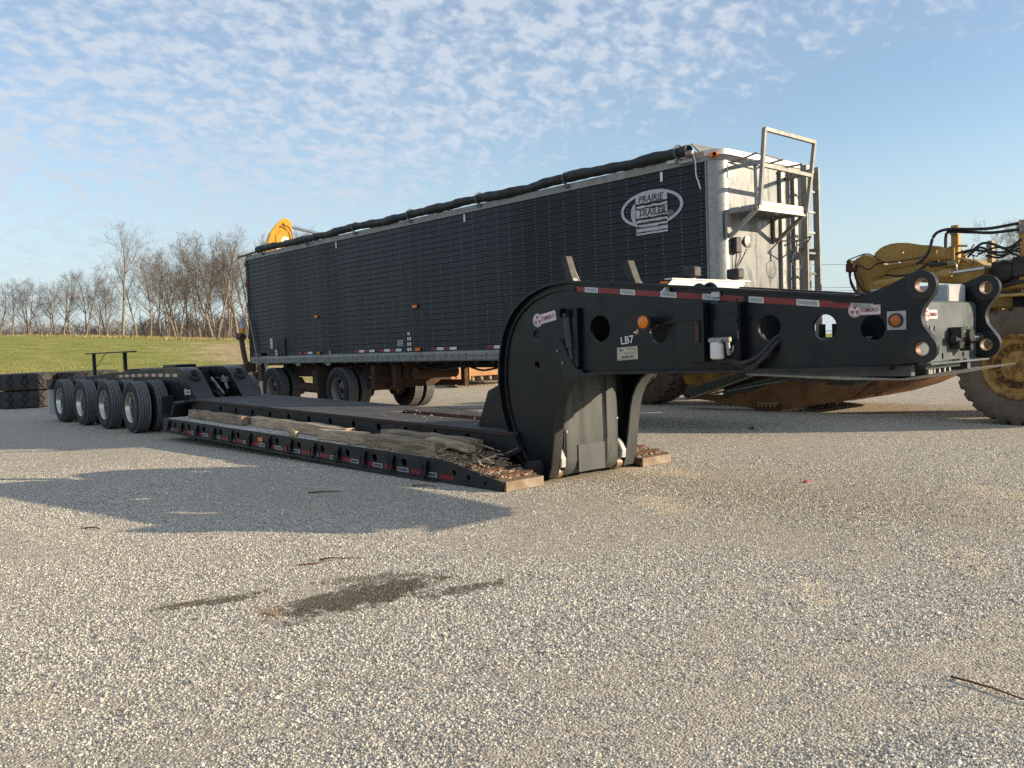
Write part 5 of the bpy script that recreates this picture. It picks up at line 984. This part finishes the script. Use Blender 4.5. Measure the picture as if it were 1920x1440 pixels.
part('yoke_end', MB().cyl((-7.40, 14.72, 2.02), (-7.44, 14.72, 2.60), .095, n=18).cyl((-7.26, 14.75, 2.0), (-7.28, 14.75, 2.45), .05, n=12), YEL, EM)
part('panel_rib', MB().tube([(-6.95, 14.59, 2.30), (-6.93, 14.585, 2.44), (-6.82, 14.585, 2.50), (-6.3, 14.585, 2.545), (-5.9, 14.585, 2.56)], .02, 6).tube([(-5.7, 14.59, 2.53), (-5.58, 14.585, 2.45), (-5.52, 14.585, 2.2)], .018, 6).box(-6.42, -6.3, 14.54, 14.6, 2.42, 2.52).box(-6.5, -6.42, 14.56, 14.6, 2.36, 2.44), YEL, EM, bevel=.004)
cy = part('steering_cylinder', MB().cyl((-6.98, 14.3, 2.225), (-5.78, 14.3, 2.315), .062, n=18).cyl((-5.9, 14.3, 2.305), (-5.74, 14.3, 2.318), .078, n=18).box(-7.05, -6.85, 14.25, 14.35, 2.16, 2.27), YEL, EM)
part('cylinder_rod', MB().cyl((-5.74, 14.3, 2.318), (-5.26, 14.3, 2.35), .028, n=14), CHROME, cy)
part('accumulator', MB().cyl((-6.08, 14.3, 2.47), (-5.82, 14.3, 2.47), .032, n=12), DARKPL, EM)
part('pipe', MB().tube([(-5.82, 14.3, 2.475), (-5.72, 14.3, 2.475), (-5.68, 14.3, 2.43), (-5.68, 14.3, 2.36)], .015, 7), STEEL, EM)
for x0, x1, y, z0, z1, nm in ((-5.885, -5.775, 14.62, 2.56, 3.09, 'hose_post'), (-5.345, -5.275, 14.62, 2.45, 2.79, 'hose_post'), (-4.90, -4.70, 14.62, 1.9, 3.05, 'frame_post')):
    part(nm, MB().box(x0, x1, y, y + .12, z0, z1), YEL, EM, bevel=.008)
part('post_clamp', MB().box(-5.89, -5.77, 14.595, 14.62, 2.94, 3.02).box(-5.35, -5.27, 14.6, 14.62, 2.68, 2.73).box(-4.92, -4.80, 14.6, 14.62, 2.85, 3.0), STEEL, EM)
part('rail_frame', MB().tube([(-5.9, 14.55, 2.55), (-5.88, 14.55, 2.74), (-5.6, 14.55, 2.735)], .018, 6).tube([(-5.82, 14.55, 2.73), (-5.82, 14.55, 2.5)], .022, 6).box(-5.95, -5.72, 14.5, 14.62, 2.44, 2.53), YEL, EM)
H = [[(-6.33, 2.51), (-6.2, 2.59), (-6.11, 2.73), (-6.07, 2.88), (-5.99, 2.98), (-5.81, 3.01), (-5.48, 2.97), (-5.19, 2.95), (-4.8, 2.98)], [(-5.88, 2.73), (-5.87, 2.92), (-5.81, 2.97), (-5.48, 2.925), (-5.19, 2.885), (-4.8, 2.89)],
     [(-5.62, 2.62), (-5.48, 2.66), (-5.35, 2.74), (-5.21, 2.72), (-5.05, 2.64), (-4.94, 2.65), (-4.79, 2.75)], [(-5.72, 2.61), (-5.51, 2.65), (-5.28, 2.61), (-5.05, 2.53), (-4.79, 2.62)], [(-7.48, 2.53), (-7.47, 2.37), (-7.4, 2.2), (-7.33, 2.08)], [(-7.41, 2.52), (-7.38, 2.36), (-7.28, 2.19), (-7.2, 2.1)],
     [(-7.44, 2.5), (-7.45, 2.3), (-7.36, 2.12)], [(-7.5, 2.69), (-7.22, 2.76), (-7.08, 2.73), (-6.9, 2.60), (-6.68, 2.585), (-6.22, 2.62)], [(-7.46, 2.6), (-7.3, 2.57), (-7.15, 2.5), (-7.0, 2.58), (-6.75, 2.585)], [(-6.85, 2.38), (-6.6, 2.345), (-6.4, 2.36), (-6.15, 2.49), (-5.98, 2.53)],
     [(-5.55, 2.55), (-5.38, 2.68), (-5.2, 2.6), (-5.0, 2.58), (-4.8, 2.68)], [(-5.4, 2.58), (-5.15, 2.66), (-4.98, 2.6), (-4.8, 2.56)], [(-5.6, 2.56), (-5.5, 2.6), (-5.44, 2.48), (-5.5, 2.4)], [(-5.45, 2.74), (-5.52, 2.62), (-5.42, 2.55), (-5.38, 2.62)], [(-5.3, 2.55), (-5.1, 2.5), (-4.95, 2.55), (-4.8, 2.47)]]
for i, h in enumerate(H):
    r_ = (.024, .024, .02, .018, .018, .018, .014, .01, .012, .018, .018, .015, .009, .009, .016)[i]
    part('hydraulic_hose', MB().tube([(x, 14.38 + .03 * (i % 3), z) for x, z in h], r_, 7, 5), HOSE, EM)
part('hose_block', MB().box(-7.52, -7.38, 14.35, 14.5, 2.48, 2.62).box(-7.5, -7.42, 14.34, 14.5, 2.62, 2.68), RUSTD, EM, bevel=.01)
OIL = mat('oily_black_casting', (.012, .012, .014), .45, c2=(.03, .026, .022), scale=9, bump=.3)
part('hitch_casting', MB().lathe((-5.12, 14.62, 2.31), [(0, 0), (0, .15), (.05, .17), (.3, .17), (.34, .12)], 22, 'y').box(-5.32, -4.8, 14.7, 15.3, 2.13, 2.47).box(-4.98, -4.78, 14.58, 14.7, 2.2, 2.5), OIL, EM, bevel=.015)
part('hitch_beam', MB().box(-5.5, -4.2, 14.9, 15.7, 1.75, 2.15).box(-5.3, -4.75, 14.66, 14.9, 2.0, 2.1).box(-5.2, -4.7, 14.5, 14.62, 2.02, 2.08), YEL, EM, bevel=.02)
part('fender', MB().box(-5.02, -4.0, 13.95, 14.7, 1.89, 1.93), YEL, EM, bevel=.006); part('fender_skirt', MB().box(-4.95, -4.05, 14.5, 14.68, 1.76, 1.885), BLACKD, EM)
tf = part('tractor_frame', MB().prism([(-5.2, .72), (-3.75, .72), (-3.48, 1.0), (-3.5, 1.45), (-3.68, 1.66), (-4.5, 1.74), (-5.2, 1.74)], 14.78, 16.28), YEL, EM, bevel=.04)
b = MB()
for k in range(9): b.box(-3.5, -3.462, 15.0, 16.06, 1.02 + k * .045, 1.045 + k * .045)
part('grille', b, OIL, tf, smooth=0, kind='stuff'); part('bumper', MB().box(-3.62, -3.4, 14.7, 16.36, .62, .8), BLACKD, EM, bevel=.02)
for y in (14.9, 16.16): part('headlight', MB().lathe((-3.50, y, 1.36), [(0, .08), (.04, .08), (.045, .06), (.05, 0)], 18, 'x'), WHT, tf)
part('exhaust', MB().cyl((-4.3, 15.9, 1.74), (-4.3, 15.9, 2.35), .06, n=14), RUSTD, EM)
part('pipe_run', MB().tube([(-5.1, 14.5, 2.06), (-4.9, 14.45, 2.1), (-4.6, 14.45, 2.14)], .03, 8).tube([(-5.1, 14.5, 1.98), (-4.95, 14.45, 1.95), (-4.8, 14.45, 1.99)], .018, 7), HOSE, EM)
# bowl lowered on its cutting edge
bowl = [(-11.22, .20), (-10.8, .27), (-9.97, .32), (-9.08, .57), (-8.42, .67), (-7.7, .82), (-7.5, .86), (-7.45, .50), (-7.7, .28), (-8.11, .19), (-8.98, .035), (-9.61, .012), (-10.66, .15)]
part('bowl_cheek', MB().prism(bowl, 14.85, 14.93), YELR, EM, bevel=.006); part('bowl_cheek', MB().prism(bowl, 17.3, 17.38), YELR, EM, bevel=.006)
ap = [(-9.05, .04), (-8.3, .15), (-7.7, .27), (-7.2, .42), (-6.75, .62), (-6.5, .86), (-6.6, .88), (-6.9, .68), (-7.3, .52), (-7.8, .36), (-8.4, .23), (-9.0, .12)]
part('apron', MB().prism(ap, 14.935, 17.295), YELR, EM, bevel=.008)
b = MB()
for x, z, y in ((-7.9, .34, 14.93), (-7.2, .52, 15.0), (-6.7, .74, 15.05)): part('apron_rib', MB().prism([(x - .12, z - .2), (x + .1, z - .08), (x + .16, z + .12), (x + .02, z + .16)], y - .1, y), YELR, EM, bevel=.01)
pass
part('router_bit', MB().box(-9.62, -9.12, 14.76, 14.86, .0, .13), mat('rusty_bit', (.12, .05, .025), .8), EM, bevel=.01); part('bit_edge', MB().prism([(-9.6, .13), (-9.15, .13), (-9.2, .165), (-9.55, .16)], 14.76, 14.83), YEL, EM)
b = MB()
for k in range(5): b.cyl((-9.56 + .09 * k, 14.765, .10), (-9.56 + .09 * k, 14.75, .10), .02, n=8)
part('bit_bolts', b, YEL, EM)
part('bowl_side', MB().prism([(-11.85, .45), (-11.0, .34), (-9.6, .8), (-8.8, .95), (-8.8, 1.12), (-12.0, 1.3), (-12.05, .8)], 15.5, 15.6).prism([(-11.85, .45), (-11.0, .34), (-9.6, .8), (-8.8, .95), (-8.8, 1.12), (-12.0, 1.3), (-12.05, .8)], 17.2, 17.3), mat('scuffed_yellow_bowl', (.42, .24, .05), .7, c2=(.2, .1, .03), scale=2.5, detail=7, bump=.2), EM, bevel=.01)
part('bowl_floor', MB().prism([(-12.0, .5), (-9.6, .14), (-8.6, .22), (-8.8, 1.0), (-12.0, 1.2)], 15.61, 17.19), RUSTD, EM)
part('push_frame', MB().prism([(-11.08, .22), (-11.15, .40), (-9.5, .86), (-8.6, 1.12), (-8.5, 1.0), (-9.5, .70), (-10.6, .36)], 14.62, 14.84), OLIVE, EM, bevel=.008)
part('frame_edge', MB().bar((-11.06, 14.64, .215), (-9.55, 14.64, .69), .05, .025).bar((-9.5, 14.64, .72), (-8.9, 14.64, .9), .05, .025), mat('worn_edge', (.33, .3, .2), .5), EM)
part('unseen_draft_frame', MB().prism([(-7.3, 1.2), (-6.9, .95), (-5.9, 1.0), (-5.5, 1.5), (-5.5, 2.02), (-5.8, 2.07), (-7.0, 2.07), (-7.3, 1.85)], 15.0, 16.6), YEL, EM, bevel=.04)  # hidden bulk, added so its shadow closes the lit band on the ground
part('frame_gusset', MB().prism([(-7.2, 1.3), (-6.8, 1.05), (-5.95, 1.1), (-5.65, 1.5), (-5.7, 1.6), (-7.2, 1.6)], 14.96, 15.0), YEL, EM, bevel=.01)
part('cross_strut', MB().bar((-10.4, 14.86, .3), (-7.8, 15.4, .95), .12, .16), OLIVE, EM, bevel=.01)
part('bowl_rail', MB().bar((-10.9, 14.83, .26), (-8.5, 14.83, .675), .03, .03), STEEL, EM)
# ------------------------------------------------------------------ EXCAVATOR behind the grain trailer
EX = thing('excavator', (-24.8, 20.4, 0), 'yellow crawler excavator standing behind the grain trailer with its boom raised', 'excavator')
def track(cx, lab=None):
    y0, y1, r = 19.0, 22.9, .42; P = []
    for k in range(13): a = math.pi / 2 + math.pi * k / 12; P.append((y0 + r * math.cos(a), r + .02 + r * math.sin(a)))
    for k in range(13): a = -math.pi / 2 + math.pi * k / 12; P.append((y1 + r * math.cos(a), r + .02 + r * math.sin(a)))
    tb = MB(); n = 60; seg = []; tot = 0; Q = P + [P[0]]
    for i in range(len(Q) - 1): tot += math.dist(Q[i], Q[i + 1])
    out = []; need = tot / n; acc = 0; i = 0; 
    cum = [0]
    for i in range(len(Q) - 1): cum.append(cum[-1] + math.dist(Q[i], Q[i + 1]))
    for k in range(n):
        s = k * need; j = max(q for q in range(len(cum)) if cum[q] <= s); j = min(j, len(Q) - 2); u = (s - cum[j]) / max(1e-6, cum[j + 1] - cum[j]); p = (Q[j][0] + (Q[j + 1][0] - Q[j][0]) * u, Q[j][1] + (Q[j + 1][1] - Q[j][1]) * u); d = (Q[j + 1][0] - Q[j][0], Q[j + 1][1] - Q[j][1])
        tb.bar((cx, p[0] - d[0] / math.hypot(*d) * need * .42, p[1] - d[1] / math.hypot(*d) * need * .42), (cx, p[0] + d[0] / math.hypot(*d) * need * .42, p[1] + d[1] / math.hypot(*d) * need * .42), .6, .035)
    tr = part('track_shoes', tb, TRACK, EX, smooth=0, kind='stuff')
    part('track_frame', MB().prism([(y0 + .25, .36), (y1 - .2, .36), (y1 - .25, .72), (y0 + .3, .72)], cx - .26, cx + .26, 'yz'), ORNG, EX, bevel=.02)
    part('idler', MB().lathe((cx, y0, .44), [(-.12, 0), (-.12, .36), (.12, .36), (.12, .12), (.16, .1), (.16, 0)], 26, 'x').lathe((cx, y1, .44), [(-.12, 0), (-.12, .37), (.12, .37), (.12, .12), (.2, .1), (.2, 0)], 26, 'x'), ORNG, EX)
    b = MB()
    for k in range(8): b.lathe((cx, y0 + .6 + k * .4, .27), [(-.2, 0), (-.2, .1), (.2, .1), (.27, .06), (.27, 0)], 14, 'x')
    part('track_rollers', b, TRACK, EX)
track(-24.5); track(-26.8)
part('undercarriage', MB().box(-26.5, -24.8, 20.2, 21.8, .4, .9).cyl((-25.65, 21, .9), (-25.65, 21, 1.15), .7, n=26), ORNG, EX, bevel=.03)
part('house', MB().box(-27.0, -24.3, 19.8, 23.6, 1.15, 2.5), YELB, EX, bevel=.06); part('cab', MB().box(-27.0, -26.0, 19.4, 21.0, 1.4, 3.0), DARKPL, EX, bevel=.08)
# boom foot near the house, elbow over the trailer roof, stick reaching on
bx = Vector((-.30, -.954, 0)); pv = Vector((-25.5, 20.4, 1.7))
def bp_(u, z, o): return tuple(pv + bx * u + Vector((.954, -.30, 0)) * o + Vector((0, 0, z - 1.7)))
def bprism(poly, o0, o1):
    b = MB(); k = len(poly); b.add([bp_(u, z, o0) for u, z in poly] + [bp_(u, z, o1) for u, z in poly], [tuple(range(k)), tuple(range(2 * k - 1, k - 1, -1))] + [(i, k + i, k + (i + 1) % k, (i + 1) % k) for i in range(k)]); return b
part('boom', bprism([(0, 1.55), (-.1, 1.9), (3.0, 4.3), (4.6, 4.7), (6.0, 4.45), (6.1, 4.2), (4.6, 4.15), (3.3, 3.7), (.6, 1.6)], -.2, .2), YELB, EX, bevel=.03)
# the upright stick head showing above the roll tarp (built in a frame facing the camera side of the machine)
hd = Vector((-26.88, 13.82, 0)); hx = Vector((.24, .97, 0)); hn = Vector((.97, -.24, 0))
def hprism(poly, o0, o1):
    b = MB(); k = len(poly); b.add([tuple(hd + hx * u + hn * o + Vector((0, 0, z))) for u, z in poly] + [tuple(hd + hx * u + hn * o1 + Vector((0, 0, z))) for u, z in poly] if False else [tuple(hd + hx * u + hn * oo + Vector((0, 0, z))) for oo in (o0, o1) for u, z in poly], [tuple(range(k)), tuple(range(2 * k - 1, k - 1, -1))] + [(i, k + i, k + (i + 1) % k, (i + 1) % k) for i in range(k)]); return b
stp = [(-.62, 4.3), (-.58, 4.75), (-.40, 5.35), (-.12, 5.70), (.05, 5.82), (.17, 5.83), (.27, 5.76), (.31, 5.6), (.31, 4.3)]
st = part('stick', hprism(stp, -.22, .22), YELB, EX, bevel=.02, label='bright yellow stick head rising above the tarp')
part('stick_flange', hprism([(-.64, 4.3), (-.60, 4.77), (-.42, 5.37), (-.13, 5.73), (.05, 5.85), (.1, 5.8), (-.06, 5.66), (-.32, 5.3), (-.46, 4.75), (-.46, 4.3)], .22, .30), YELB, st, bevel=.01)
part('stick_panel', hprism([(-.24, 4.3), (-.24, 5.28), (-.05, 5.44), (.16, 5.42), (.24, 5.3), (.26, 4.3)], .222, .245), YELB, st, bevel=.01)
part('pin_hole', hprism([(-.0 + .05 * math.cos(a), 5.62 + .05 * math.sin(a)) for a in [k * .5236 for k in range(12)]], .302, .31), DARKPL, st)
part('round_decal', hprism([(.06 + .145 * math.cos(a), 5.10 + .145 * math.sin(a)) for a in [k * .2618 for k in range(24)]], .247, .252), WHITE, st, smooth=0)
part('square_decal', hprism([(-.27, 4.7), (-.1, 4.7), (-.1, 5.04), (-.27, 5.04)], .247, .25), WHITE, st, smooth=0)
part('hose', MB().tube([tuple(hd + hx * u + hn * .3 + Vector((0, 0, z))) for u, z in ((.0, 5.58), (.16, 5.55), (.28, 5.3), (.30, 4.9), (.33, 4.6))], .018, 6), HOSE, st)
part('stick_cylinder_rod', MB().cyl(tuple(hd + hx * .3 + Vector((0, 0, 5.6))), tuple(hd + hx * 1.75 + Vector((0, 0, 5.28))), .055, n=14), CHROME, EX)
part('stick_cylinder', MB().cyl(tuple(hd + hx * 1.72 + Vector((0, 0, 5.23))), tuple(hd + hx * 3.6 + Vector((0, 0, 4.72))), .11, n=16).cyl(tuple(hd + hx * 1.7 + Vector((0, 0, 5.235))), tuple(hd + hx * 1.9 + Vector((0, 0, 5.18))), .14, n=16), YELB, EX)
# ------------------------------------------------------------------ stacks of big loader tyres on the lot edge
proto_me = None
def big_tyre(px, dep, level, label, rot):
    global proto_me
    d = cam_dir(px) * dep; z = .272 + .545 * level
    if proto_me is None:
        tmp = lug_tyre(None, (0, 0, 0), .9, .54, .36, 'z', RUBB, 26, 'cross', 26 * 12); proto_me = tmp.data; bpy.data.objects.remove(tmp)
    o = bpy.data.objects.new('machine_tyre', proto_me); COL.objects.link(o); o.location = (d.x, d.y, z - .272 if False else z - .27); o.rotation_euler = (0, 0, rot)
    tag(o, label, 'tyre', 'big used machine tyres stacked flat along the lot edge')
RUBB = mat('big_tyre_rubber', (.03, .029, .0275), .8, c2=(.05, .046, .042), scale=4, bump=.2)
for px, nm, dep in ((56, 'leftmost stack by the grass', 27.9), (167, 'stack behind the rear lights frame', 28.4), (296, 'stack hidden behind the black rear frame', 29.2), (392, 'stack behind the rear arches of the lowboy', 29.4), (452, 'stack beside the grain trailer rear post', 29.8)):
    for lv, w in ((0, 'bottom'), (1, 'top')): big_tyre(px, dep, lv, f'big chevron-treaded tyre lying flat, {w} one of {nm}', px * .37 + lv)
# ------------------------------------------------------------------ timbers and wood litter on the near side deck
def timber(x0, y0, x1, y1, w, h, label, m=WOOD, tilt=0.0, z=None, seed=0, zoff=0):
    r = random.Random(seed); L = math.hypot(x1 - x0, y1 - y0); d = Vector(((x1 - x0) / L, (y1 - y0) / L, 0)); s = Vector((-d.y, d.x, 0)); n = max(3, int(L / .22)); b = MB(); V = []
    for i in range(n + 1):
        t = i / n; p = Vector((x0, y0, 0)) + d * (L * t); zb = zo(p.x) if p.x < -7.5 else .24 + (p.x + 7.5) * -.155
        for a, c in ((-1, 0), (1, 0), (1, 1), (-1, 1)):
            j = lambda k: r.uniform(-k, k); V.append(p + s * (a * w / 2 + j(.008)) + Vector((0, 0, zb + zoff + .004 + c * h + (j(.012) if c else 0))))
    F = [(i * 4 + k, i * 4 + (k + 1) % 4, i * 4 + 4 + (k + 1) % 4, i * 4 + 4 + k) for i in range(n) for k in range(4)] + [(0, 1, 2, 3), (n * 4 + 3, n * 4 + 2, n * 4 + 1, n * 4)]
    b.add(V, F); o = part('timber', b, m, None, smooth=0, bevel=.006); return tag(o, label, 'timber', 'weathered timbers lying on the side deck')
timber(-15.3, 5.99, -13.05, 5.94, .12, .14, 'grey timber on the side deck, rearmost and nearest the deck edge', seed=1)
timber(-15.5, 6.16, -12.55, 6.12, .08, .11, 'thin grey timber beside the main deck at the rear', seed=2)
timber(-12.95, 6.06, -9.95, 5.96, .14, .145, 'long pale timber with chewed top in the middle of the deck', WOODL, seed=3)
timber(-10.45, 5.82, -9.72, 5.85, .12, .13, 'short broken timber block at front end of the long pale timber', WOODL, seed=4)
timber(-9.6, 5.72, -9.38, 5.86, .14, .15, 'chunk of split timber standing between the two timber rows', WOODL, seed=5)
timber(-11.1, 5.68, -10.98, 5.74, .08, .07, 'small square wood block by the long pale timber', WOODL, seed=15)
timber(-9.2, 5.80, -7.75, 5.77, .16, .15, 'thick timber splintered at its front end near the ramp', seed=6)
timber(-9.25, 6.06, -7.45, 6.03, .19, .185, 'tallest timber next to the main deck near the gooseneck', seed=7)
timber(-8.1, 5.88, -7.3, 5.84, .11, .08, 'half-rotted timber end lying between the two front timbers', WOODL, seed=8, zoff=.1)
def litter(name, label, N, box, lmin, lmax, m, seed, lift, zf, torn=False):
    r = random.Random(seed); b = MB()
    for i in range(N):
        x = r.uniform(box[0], box[1]); y = r.uniform(box[2], box[3]); z = zf(x) + r.uniform(.004, lift) * r.random(); L = r.uniform(lmin, lmax) * r.random() ** .5; a = r.uniform(0, 6.28); e = r.uniform(-.35, .45) if lift > .05 else r.uniform(-.05, .1)
        d = Vector((math.cos(a) * math.cos(e), math.sin(a) * math.cos(e), math.sin(e))); w = r.uniform(.006, .024) if L > .05 else L * .5
        if torn: a = r.gauss(0, .55) + (3.1416 if r.random() < .3 else 0); e = r.gauss(-.05, .22); d = Vector((math.cos(a) * math.cos(e), math.sin(a) * math.cos(e), math.sin(e))); w = r.uniform(.008, .045) * (.4 + L)
        b.bar((x, y, z), tuple(Vector((x, y, z)) + d * L), w, w * r.uniform(.3, .8))
    o = part(name, b, m, None, smooth=0, kind='stuff'); o['label'] = label
zr = lambda x: zo(x) if x < -7.5 else .24 - (x + 7.5) * .155
litter('wood_splinters', 'heap of torn wood splinters at the front of the timbers', 230, (-8.1, -7.05, 5.68, 6.18), .05, .30, WOODL, 21, .19, zr, True)
litter('wood_chips', 'wood chips and crumbs scattered over the ramp and deck', 1500, (-9.0, -6.62, 5.65, 6.14), .01, .09, WOODL, 22, .03, zr)
litter('wood_shards', 'broad torn wood shards lying on the ramp before the timbers', 90, (-7.95, -7.0, 5.68, 6.16), .08, .26, WOOD, 31, .12, zr, True)
litter('deck_crumbs', 'bark crumbs and dust along the side deck', 600, (-15.4, -9.5, 5.66, 6.22), .008, .04, WOOD, 23, .02, zr)
litter('far_ramp_chips', 'rusty wood chips on the far ramp', 500, (-7.5, -6.6, 7.72, 8.2), .01, .06, WOODL, 24, .03, zr)
litter('main_deck_chips', 'pale wood crumbs on the main steel deck', 46, (-10.3, -7.6, 6.4, 7.65), .015, .05, mat('fresh_wood', (.6, .52, .38), .8), 25, .02, zm)
# ------------------------------------------------------------------ small things on the lot
def stick_(name, pts, r, m, label, cat):
    o = part(name, MB().tube(pts, lambda t: r * (1 - .6 * t), 6, 3), m, None); return tag(o, label, cat, None)
BRN = mat('brown_bark_strip', (.14, .055, .03), .8, c2=(.09, .04, .025), scale=20)
stick_('bark_strip', [(-5.45, 2.98, .006), (-5.40, 3.02, .02), (-5.33, 3.08, .018), (-5.25, 3.19, .012)], .007, BRN, 'thin brown bark strip lying just beyond the dark stain', 'stick')
stick_('bark_strip', [(-5.44, 2.80, .006), (-5.36, 2.92, .012), (-5.40, 3.0, .008)], .006, BRN, 'short broken bark strip touching the longer brown one', 'stick')
stick_('bark_strip', [(-8.1, 2.16, .006), (-8.02, 2.23, .014), (-7.93, 2.27, .008)], .008, BRN, 'small twig on lit asphalt left of the shadow holes', 'stick')
stick_('bark_strip', [(-8.15, 4.35, .006), (-8.02, 4.46, .014), (-7.9, 4.6, .008)], .009, BRN, 'dark twig in the shade between the ramp and stain', 'stick')
stick_('bark_strip', [(-7.62, 5.28, .006), (-7.5, 5.33, .015), (-7.36, 5.4, .008)], .009, BRN, 'dark twig in the shade beside the ramp', 'stick')
stick_('steel_rod', [(-1.52, 3.72, .01), (-1.36, 3.70, .014), (-1.2, 3.66, .012), (-1.08, 3.64, .012)], .005, RUST, 'thin rusty rod at the lower right edge of the lot', 'rod')
rg = part('red_scrap', MB().box(-4.545, -4.515, 7.77, 7.81, .002, .022), mat('red_plastic', (.6, .02, .04), .4), None, bevel=.004); tag(rg, 'tiny red plastic scrap on the asphalt right of the gooseneck', 'litter')
b = MB(); r = random.Random(2)
for i in range(26):
    a = r.uniform(0, 6.28); l_ = r.uniform(.03, .09); b.add([(-7.76 + r.uniform(-.04, .04), 11.79 + r.uniform(-.04, .04), 0.0), (-7.75 + r.uniform(-.04, .04), 11.8 + r.uniform(-.04, .04), 0.0), (-7.76 + math.cos(a) * .05, 11.79 + math.sin(a) * .05, l_ * .7)], [(0, 1, 2)])
o = part('weed', b, mat('weed_green', (.12, .2, .03), .8), None, smooth=0); tag(o, 'small green weed in the scraper shadow on the lot', 'plant')
# power lines far off on the right
for z, lb in ((6.05, 'uppermost of the two close distant power wires at right'), (5.72, 'lower of the two close distant power wires at right'), (8.4, 'single high distant power wire at right')):
    o = part('power_wire', MB().tube([(-75, 62, z + 2), (-46, 84.5, z), (-20, 104, z - .3), (10, 127, z + 1.5)], .018, 4, 6), DARKPL, None); tag(o, lb, 'power line')
for x, y in ((-75, 62), (10, 127)):
    o = part('utility_pole', MB().cyl((x, y, 0), (x, y, 11.5), .16, .11, 10), BARK, None); tag(o, 'wooden utility pole carrying the distant wires' + (' behind the grain trailer' if x < -50 else ' off to the right'), 'pole')
